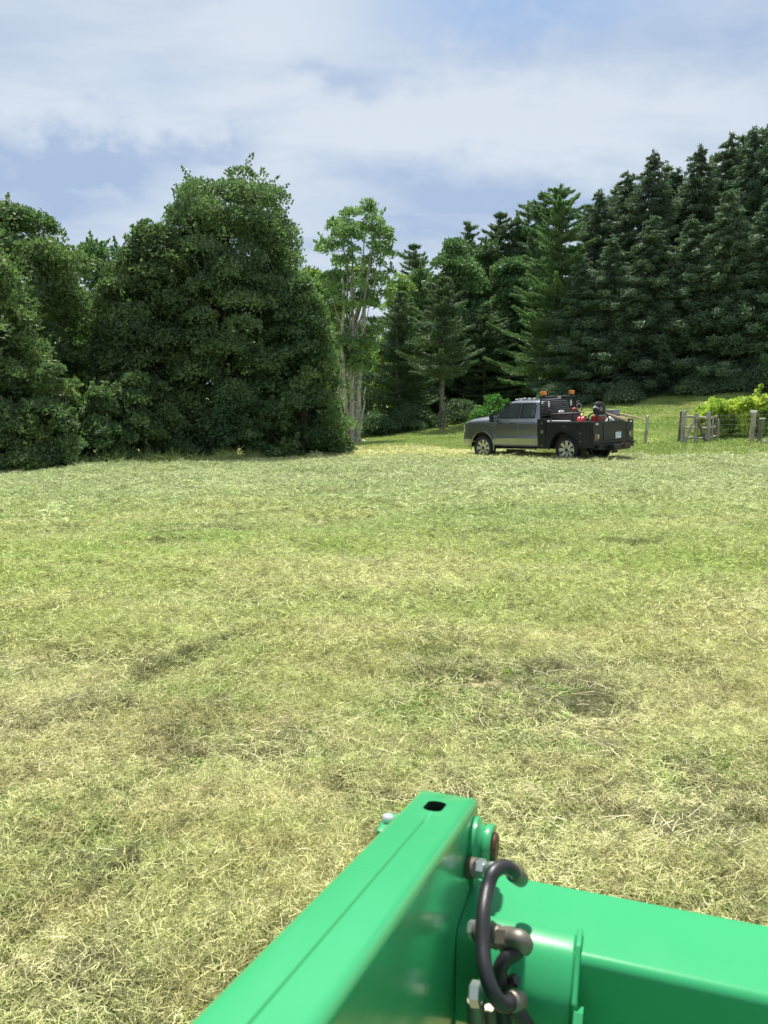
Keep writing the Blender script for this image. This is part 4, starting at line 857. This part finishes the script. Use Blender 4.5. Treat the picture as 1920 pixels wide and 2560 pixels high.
e, h = fpost(1893, 1045, 31.2, .10, 'grey post with a small white insulator on its right side', .12, 'weath2', 8)
MB().box((.22, 0, h * .22), (.22, .05, .05)).box((.12, 0, h - .02), (.18, .16, .04)).build('insulator', M['whitecap'], e, bevel=.012)
fpost(1508 + 420, 1050, 31.4, .09, 'grey post cut by the right border', 0, 'weath', 9)
g_ = empty('wooden_gate', gp(1737, FY)); tag(g_, 'rustic wooden gate of round rails with an upright and two braces', 'gate')
def grail(a, b, r, nm, mt, sd):
    Y0 = a[2] if len(a) > 2 else FY; Y1 = b[2] if len(b) > 2 else FY; p0, p1 = fpt(a[0], a[1], Y0) - g_.location, fpt(b[0], b[1], Y1) - g_.location
    rough_post(MB(), p0, p1, r, sd).build(nm, M[mt], g_, smooth=50)
for i, (y0, y1) in enumerate(((1041, 1046), (1069, 1070), (1094, 1097))): grail((1706, y0), (1771, y1), .05, 'rail', 'weath', 20 + i)
grail((1742, 1033, FY - .12), (1739, 1115, FY - .12), .085, 'upright', 'weath', 25)
grail((1735, 1048, FY - .2), (1711, 1110, FY - .25), .05, 'brace', 'weath', 26); grail((1745, 1049, FY - .2), (1767, 1114, FY - .25), .055, 'brace', 'weath2', 27)
g2 = empty('stile', gp(1781, FY)); tag(g2, 'pale leaning stick with two short rungs right of the wooden gate', 'stile'); g_ = g2
grail((1784, 1039), (1778, 1112), .04, 'stick', 'weath', 30); grail((1773, 1071), (1788, 1066), .04, 'rung', 'weath', 31); grail((1776, 1094), (1790, 1090), .04, 'rung', 'weath', 32); grail((1770, 1048), (1792, 1040), .045, 'rung', 'weath', 33)
e = empty('wire_fence', gp(1860, 33)); tag(e, 'low wire fence strung in front of the vines', 'wire fence')
for k in range(6):
    a, b = gp(1790, 33.2) + Vector((0, 0, .18 + k * .2)), gp(2010, 31.9) + Vector((0, 0, .18 + k * .2)); MB().tube([a - e.location, (a + b) / 2 - e.location - Vector((0, 0, .02)), b - e.location], .004, 5).build('wire', M['wire'], e)
wu = MB()
for k in range(30):
    u = k / 29; a = gp(1790, 33.2).lerp(gp(2010, 31.9), u) - e.location; wu.tube([a + Vector((0, 0, .1)), a + Vector((0, 0, 1.2))], .0025, 4)
wu.build('upright_wires', M['wire'], e)['kind'] = 'stuff'
# vines
def vine(px0, px1, top, Y, label, seed, ncl):
    g = np.random.default_rng(seed); b = gp((px0 + px1) / 2, Y); e = empty('grape_vine', b); tag(e, label, 'vine', 'vines behind the wire fence'); s_ = Y / F; W_ = (px1 - px0) * s_; H = at(px0, top, Y).z - b.z
    x = g.uniform(-W_ / 2, W_ / 2, ncl); u = g.random(ncl) ** .75; edge = np.clip(1 - np.maximum(0, -x - W_ * .25) / (W_ * .35) * .45, .4, 1) if px0 < 1800 else np.ones(ncl)
    z = u * H * edge * .93; y_ = g.uniform(-.5, .5, ncl); cs = np.stack([x, y_, np.maximum(z, .15)], 1); rs = .16 + .16 * g.random(ncl)
    p, d, k = clump_cloud(cs, rs, 85, g, .8); V, Fc = leaves(p, d, .13, .12, g)
    rnd = np.clip(g.random(len(k)) * .45 + .55 * (cs[k][:, 2] / H), 0, 1)  # lower leaves darker: shade at the vine's base put into the leaf colour
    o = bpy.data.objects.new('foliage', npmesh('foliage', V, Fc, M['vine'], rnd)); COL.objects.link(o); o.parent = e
    mb = MB()
    for i in range(7): limb(mb, (g.uniform(-W_ / 2.4, W_ / 2.4), 0, -.1), (g.uniform(-W_ / 2.4, W_ / 2.4), g.normal() * .2, H * .8), .03, .012, .06, g, 6)
    mb.build('stems', M['bark'], e, smooth=60)['kind'] = 'stuff'; return e, H
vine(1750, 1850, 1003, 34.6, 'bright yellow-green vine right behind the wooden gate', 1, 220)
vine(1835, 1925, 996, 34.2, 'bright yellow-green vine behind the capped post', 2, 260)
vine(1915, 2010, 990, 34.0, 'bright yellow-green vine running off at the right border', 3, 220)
e = empty('vine_shoot', gp(1889, 34)); tag(e, 'single curled vine shoot standing above the other vines', 'vine')
H0 = at(1889, 962, 34).z - e.location.z; pts = catmull([(0, 0, H0 * .55), (.02, 0, H0 * .72), (-.02, 0, H0 * .86), (.06, 0, H0 * .95), (.10, 0, H0)], 6)
MB().tube(pts, .012, 6).build('stem', M['bark'], e)
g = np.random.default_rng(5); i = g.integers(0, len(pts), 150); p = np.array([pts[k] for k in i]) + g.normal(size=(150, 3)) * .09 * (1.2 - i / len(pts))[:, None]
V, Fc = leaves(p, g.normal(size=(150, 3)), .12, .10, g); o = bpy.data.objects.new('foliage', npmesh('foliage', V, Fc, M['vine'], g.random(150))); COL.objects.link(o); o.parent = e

# ------------------------------------------------------------------ rocks
M['rock'] = mat('pale_rock', (.42, .41, .38), .85, bump=(6, .8, .05), var=(4, (.28, .27, .25), .4, .6))
def rock(px, Y, sx, sy, sz, lb, seed):
    g = np.random.default_rng(seed); bm = bmesh.new(); bmesh.ops.create_icosphere(bm, subdivisions=3, radius=1); ph = g.random(9) * 6
    for v in bm.verts:
        c = v.co; k = 1 + .16 * math.sin(c.x * 3 + ph[0]) * math.sin(c.y * 4 + ph[1]) + .10 * math.sin(c.z * 6 + ph[2] + c.x * 5) + .05 * math.sin(c.y * 11 + ph[3]); v.co = Vector((c.x * sx, c.y * sy, c.z * sz)) * k
    me = bpy.data.meshes.new('rock'); bm.to_mesh(me); bm.free(); me.materials.append(M['rock']); me.shade_smooth(); o = bpy.data.objects.new('rock', me); COL.objects.link(o); o.location = gp(px, Y); tag(o, lb, 'rock')
rock(1046, 35, .42, .25, .10, 'flat pale rock on the lawn left of the truck', 1)
rock(900, 44.5, .50, .3, .20, 'pale rock at the foot of the pale-barked tree', 2)

# ------------------------------------------------------------------ front loader of the tractor we sit on
def gpaint(name, col):
    m = mat(name, col, .36, 0, .5, .9); q = NT(m.node_tree); b = q.n['Principled BSDF']; b.inputs['Coat Roughness'].default_value = .13; b.inputs['Coat Weight'].default_value = .5; b.inputs['Specular IOR Level'].default_value = .3
    tc = q.new('ShaderNodeTexCoord').outputs['Object']; bn = q.new('ShaderNodeBump'); bn.inputs['Strength'].default_value = .06; bn.inputs['Distance'].default_value = .002
    q.l.new(q.noise(tc, 220, 3, .6), bn.inputs['Height']); q.l.new(bn.outputs[0], b.inputs['Normal']); q.l.new(bn.outputs[0], b.inputs['Coat Normal'])
    n = q.ramp(q.noise(tc, 14, 6, .7), .60, .78); q.l.new(q.mix(q.math('MULTIPLY', n, .22), col, (.16, .30, .14)), b.inputs['Base Color'])
    sk = q.ramp(q.noise(tc, 5, 5, .6), .3, .75); q.l.new(q.math('ADD', q.math('MULTIPLY', sk, .16), .27), b.inputs['Roughness']); return m
M['green_paint'] = gpaint('green_paint', (.034, .312, .122))
M['green_dull'] = gpaint('dull_green_paint', (.034, .312, .122)); _b = M['green_dull'].node_tree.nodes['Principled BSDF']; _b.inputs['Coat Weight'].default_value = .08; _b.inputs['Specular IOR Level'].default_value = .18
M['hose'] = mat('hose_rubber', (.018, .018, .022), .42, bump=(160, .25, .001)); M['zinc'] = mat('zinc_fitting', (.62, .64, .66), .28, .85)
M['dark_fit'] = mat('dull_fitting', (.20, .18, .15), .5, .7); M['pinm'] = mat('rusty_pin', (.17, .11, .08), .5, .7, var=(30, (.10, .05, .03), .4, .6))
M['hollow'] = mat('dark_hollow', (.01, .03, .015), .9)
AL = R(18.2)
la = Vector((math.sin(AL), math.cos(AL), 0)); lc = Vector((math.cos(AL), -math.sin(AL), 0)); up = Vector((0, 0, 1))
def lray(px, py, k): r = ray(px, py); return Vector((r[0] * k, r[1] * k, CAMH + r[2] * k))
LO = lray(1048, 1969, 1.28)                                   # far left corner of the arm's top
ld = empty('tractor', LO); tag(ld, 'bright green tractor seen from its seat: loader arm, cross tube and hydraulic hoses', 'tractor')
SL = .232; WA = .1005
def LP(s, c, z): return la * s + lc * c + up * z              # s: forward (+) along the arm's heading
def arm_pt(s, c, z): return LP(s, c, z - s * SL)
# arm: cross-section with rounded top edges and a fine seam, run along the sloping top
prof = []
rr = .015
for k in range(7): a = math.pi - k * math.pi / 12; prof.append((rr + rr * math.cos(a), -rr + rr * math.sin(a)))
mid = WA / 2
prof += [(mid - .0030, 0), (mid - .0012, -.0026), (mid + .0014, -.0026), (mid + .0032, 0)]
for k in range(7): a = math.pi / 2 - k * math.pi / 12; prof.append((WA - rr + rr * math.cos(a), -rr + rr * math.sin(a)))
prof += [(WA, -.46), (0, -.46)]
mb = MB(); ss = sorted([0, -.004, -.01, -.036, -.040, -.124, -.128] + [-.05 * k for k in range(3, 30)], reverse=True)
V = []
for j, s in enumerate(ss):
    ins = .004 * (1 - min(1, -s / .01)) if s > -.01 else 0
    V += [arm_pt(s, min(max(c, ins), WA - ins), min(0 if (-.1241 < s < -.0399 and abs(c - mid) < .004) else z, -ins)) for c, z in prof]
n = len(prof); Fq = [(j * n + k, j * n + (k + 1) % n, (j + 1) * n + (k + 1) % n, (j + 1) * n + k) for j in range(len(ss) - 1) for k in range(n)] + [tuple(range(n)), tuple((len(ss) - 1) * n + k for k in range(n))]
mb.add(V, Fq); arm = mb.build('arm', M['green_paint'], ld, smooth=40)
# slot cut through the top plate
sc_, hl_, hw_ = -.080, .0255, .0150
slot = [(sc_ + sg * (hl_ - hw_ * .8) + hw_ * .8 * math.cos(a), WA * .47 + hw_ * math.sin(a)) for sg, a0 in ((1, -90), (-1, 90)) for a in [R(a0 + 15 * k) for k in range(13)]]
cut = MB().prism(slot, lambda p, a: arm_pt(p[0], p[1], a), -.09, .03).build('slot_cutter', M['hollow'], ld)
bo = arm.modifiers.new('slot', 'BOOLEAN'); bo.object = cut; bo.operation = 'DIFFERENCE'; bo.solver = 'EXACT'
bpy.context.view_layer.update(); dg = bpy.context.evaluated_depsgraph_get(); me = bpy.data.meshes.new_from_object(arm.evaluated_get(dg)); me.name = 'arm'
if len(me.materials) < 2: me.materials.append(M['hollow'])
arm.modifiers.clear(); arm.data = me; bpy.data.objects.remove(cut)
for p in me.polygons:
    c_ = p.center; s_ = c_.dot(la); z_ = c_.z + s_ * SL
    if abs(s_ - sc_) < hl_ + .004 and abs(c_.dot(lc) - WA * .47) < hw_ + .004 and z_ < -.004: p.material_index = 1  # slot walls coloured near-black, standing in for the shade inside
me.set_sharp_from_angle(angle=R(40))
# cross tube (rounded square) along lc
TZ = -.125; TB = .165; TS = .006                                # top below the arm's top; width; back edge
def tube_sec(x0, x1, o0, name, mt, top=TZ, bot=TZ - .155, sb=TS, sf=TS - TB, rad=.017, parent=None):
    pr = []
    for (cx, cz, a0) in ((sb - rad, top - rad, 0), (sf + rad, top - rad, 90), (sf + rad, bot + rad, 180), (sb - rad, bot + rad, 270)):
        for k in range(7): a = R(a0 + 15 * k); pr.append((cx + rad * math.cos(a), cz + rad * math.sin(a)))
    return MB().prism(pr, lambda p, a: LP(p[0], a, p[1]), x0, x1).build(name, mt, parent or ld, smooth=40)
tube_sec(WA + .001, 1.9, 0, 'cross_tube', M['green_dull'])
spf = [(TS - .118, TZ - .002), (TS - .120, TZ + .005), (TS - .150, TZ + .003), (TS - .170, TZ - .008), (TS - .196, TZ - .036), (TS - .206, TZ - .056), (TS - .208, TZ - .10), (TS - .200, TZ - .122), (TS - .185, TZ - .132), (TS - .160, TZ - .134), (TS - .15, TZ - .06)]
MB().prism(spf, lambda p, a: LP(p[0], a, p[1]), WA + .040, WA + .168).build('bracket_sleeve', M['green_dull'], ld, bevel=.004, seg=3, smooth=50)
MB().prism([(TS - .112, TZ + .010), (TS - .150, TZ + .009), (TS - .205, TZ - .040), (TS - .214, TZ - .10), (TS - .205, TZ - .128), (TS - .16, TZ - .14)], lambda p, a: LP(p[0], a, p[1]), WA + .168, WA + .176).build('bracket_plate', M['green_dull'], ld, bevel=.003, seg=3)
MB().lathe([(0, 0), (.016, 0), (.0175, .002), (.0175, .040), (.016, .042), (0, .042)], LP(TS - TB - .050, WA + .174, TZ - .095), lc, 28).build('bracket_pin', M['green_paint'], ld, smooth=40)
MB().lathe([(0, 0), (.020, 0), (.020, .012), (0, .012)], LP(TS - TB - .040, WA + .172, TZ - .065), lc, 6).build('nut', M['green_paint'], ld)
MB().prism([(TS - TB - .03, TZ - .155), (TS - TB - .075, TZ - .155), (TS - TB - .085, TZ - .40), (TS - TB - .03, TZ - .40)], lambda p, a: LP(p[0], a, p[1]), WA + .170, WA + .179).build('lower_plate', M['green_paint'], ld, bevel=.002)
# pin boss on the right face, bolt on the left
pc = LP(-.046, WA, -.054)
MB().lathe([(0, -.002), (.0400, -.002), (.0415, .001), (.0415, .008), (.035, .012), (.030, .016), (.028, .026), (0, .026)], pc, lc, 48).build('boss_flange', M['green_paint'], ld, smooth=40)
MB().lathe([(0, .020), (.0330, .020), (.0340, .022), (.0340, .030), (.0325, .032), (0, .032)], pc, lc, 48).build('boss_collar', M['green_paint'], ld, smooth=40)
MB().lathe([(0, .028), (.0215, .028), (.0225, .030), (.0225, .036), (.020, .039), (.006, .040), (0, .038)], pc, lc, 36).build('pin', M['pinm'], ld, smooth=40)
MB().prism([(-.02, -.060), (-.080, -.060), (-.062, -.118), (-.045, -.122)], lambda p, a: LP(p[0], a, p[1]), WA - .001, WA + .007).build('boss_gusset', M['green_paint'], ld, bevel=.002)
MB().lathe([(0, 0), (.004, 0), (.004, .002), (0, .002)], LP(-.080, WA + .001, -.038), lc, 12).build('small_hole', M['hollow'], ld)
MB().prism([(-.035, -.030), (-.095, -.030), (-.095, -.14), (-.035, -.14)], lambda p, a: LP(p[0], a, p[1]), -.046, .001).build('left_boss', M['green_paint'], ld, bevel=.006)
MB().lathe([(0, 0), (.0105, 0), (.0105, .008), (.008, .010), (0, .010)], LP(-.063, -.034, -.031), up, 6).build('bolt', M['zinc'], ld)
# weld bead running down the inner face
wb = catmull([arm_pt(-.075, WA + .001, -.245), arm_pt(-.14, WA + .001, -.285), arm_pt(-.26, WA + .001, -.36), arm_pt(-.36, WA + .001, -.44)], 8)
MB().tube(wb, .0035, 8).build('weld_bead', M['green_paint'], ld, smooth=60)
# hydraulic hoses and fittings
def hp(px, py, k): return lray(px, py, k) - LO
KH = 1.10
hose_a = catmull([hp(1290, 2190, 1.125), hp(1277, 2173, 1.11), hp(1255, 2168, 1.10), hp(1232, 2184, 1.085), hp(1219, 2222, 1.07), hp(1209, 2283, 1.04), hp(1207, 2356, 1.015), hp(1214, 2428, .99), hp(1232, 2482, .98), hp(1256, 2510, .985), hp(1284, 2506, 1.0)], 8)
MB().tube(hose_a, .0100, 18).build('hydraulic_hose', M['hose'], ld, smooth=70)
hose_b = catmull([hp(1302, 2366, 1.02), hp(1288, 2382, 1.02), hp(1266, 2396, 1.02), hp(1251, 2422, 1.02), hp(1250, 2460, 1.02), hp(1254, 2500, 1.03), hp(1262, 2560, 1.03), hp(1270, 2640, 1.03)], 8)
MB().tube(hose_b, .0100, 18).build('hydraulic_hose', M['hose'], ld, smooth=70)
hose_c = catmull([hp(1285, 2520, 1.0), hp(1306, 2548, 1.0), hp(1330, 2590, 1.0), hp(1350, 2660, 1.0)], 8)
MB().tube(hose_c, .0105, 18).build('hydraulic_hose', M['hose'], ld, smooth=70)
def fit(name, a, b, r0, r1, mt, n=20): return MB().tube([a, a.lerp(b, .12), a.lerp(b, .88), b], 0, n, rs=[r0 * .85, r0, r1, r1 * .8]).build(name, M[mt], ld, smooth=40)
fit('hose_end', hp(1283, 2180, 1.12), hp(1305, 2200, 1.14), .0135, .0120, 'dark_fit')
fit('hex_fitting', hp(1192, 2169, 1.155), hp(1214, 2173, 1.15), .0145, .0145, 'zinc', 6)
fit('steel_elbow', hp(1212, 2173, 1.15), hp(1240, 2172, 1.13), .0100, .0100, 'zinc')
fit('steel_elbow', hp(1165, 2170, 1.17), hp(1194, 2170, 1.155), .0160, .0150, 'dark_fit')
fit('hex_fitting', hp(1172, 2322, 1.09), hp(1192, 2325, 1.085), .0125, .0125, 'zinc', 6)
fit('steel_tube', hp(1190, 2328, 1.075), hp(1252, 2345, 1.05), .0150, .0160, 'dark_fit')
fit('hex_fitting', hp(1252, 2348, 1.045), hp(1284, 2350, 1.03), .0170, .0165, 'dark_fit', 6)
MB().tube(catmull([hp(1276, 2348, 1.03), hp(1298, 2348, 1.02), hp(1310, 2360, 1.02), hp(1302, 2370, 1.02)], 6), .0125, 16).build('steel_elbow', M['dark_fit'], ld, smooth=60)
fit('hex_fitting', hp(1176, 2483, 1.03), hp(1204, 2487, 1.025), .0165, .0160, 'zinc', 6)
fit('hose_end', hp(1276, 2504, .995), hp(1306, 2500, 1.01), .0135, .0115, 'dark_fit')
fit('hex_bolt', hp(1268, 2455, 1.03), hp(1293, 2450, 1.02), .0085, .0085, 'hose', 6)
fit('steel_tube', hp(1188, 2500, 1.04), hp(1196, 2640, 1.06), .0125, .0120, 'dark_fit')
fit('steel_tube', hp(1222, 2520, 1.06), hp(1240, 2660, 1.09), .0080, .0080, 'dark_fit')
# the rest of the tractor's nose: bonnet and chassis between the arms, unseen below the picture, added to block bounce light, and the mast that carries the arm
RZ = Matrix.Rotation(-AL, 3, 'Z')
hd = MB().prism([(-.23, -1.25), (-.23, -.56), (-.28, -.47), (-.60, -.46), (-1.75, -.44), (-1.75, -1.25)], lambda p, a: LP(p[0], a, p[1]), .20, 1.20).build('bonnet', M['green_paint'], ld, bevel=.05, seg=4, smooth=40)
MB().box(LP(-.215, .70, -.95), (.56, .04, .34), RZ).build('radiator_grille', M['hollow'], ld, bevel=.01)
MB().box(LP(-.95, .76, -1.40), (.62, 1.5, .24), RZ).build('chassis', M['hollow'], ld, bevel=.02)
MB().box(LP(-1.30, WA / 2, -.62), (.14, .16, 1.5), RZ).build('mast', M['green_paint'], ld, bevel=.01)
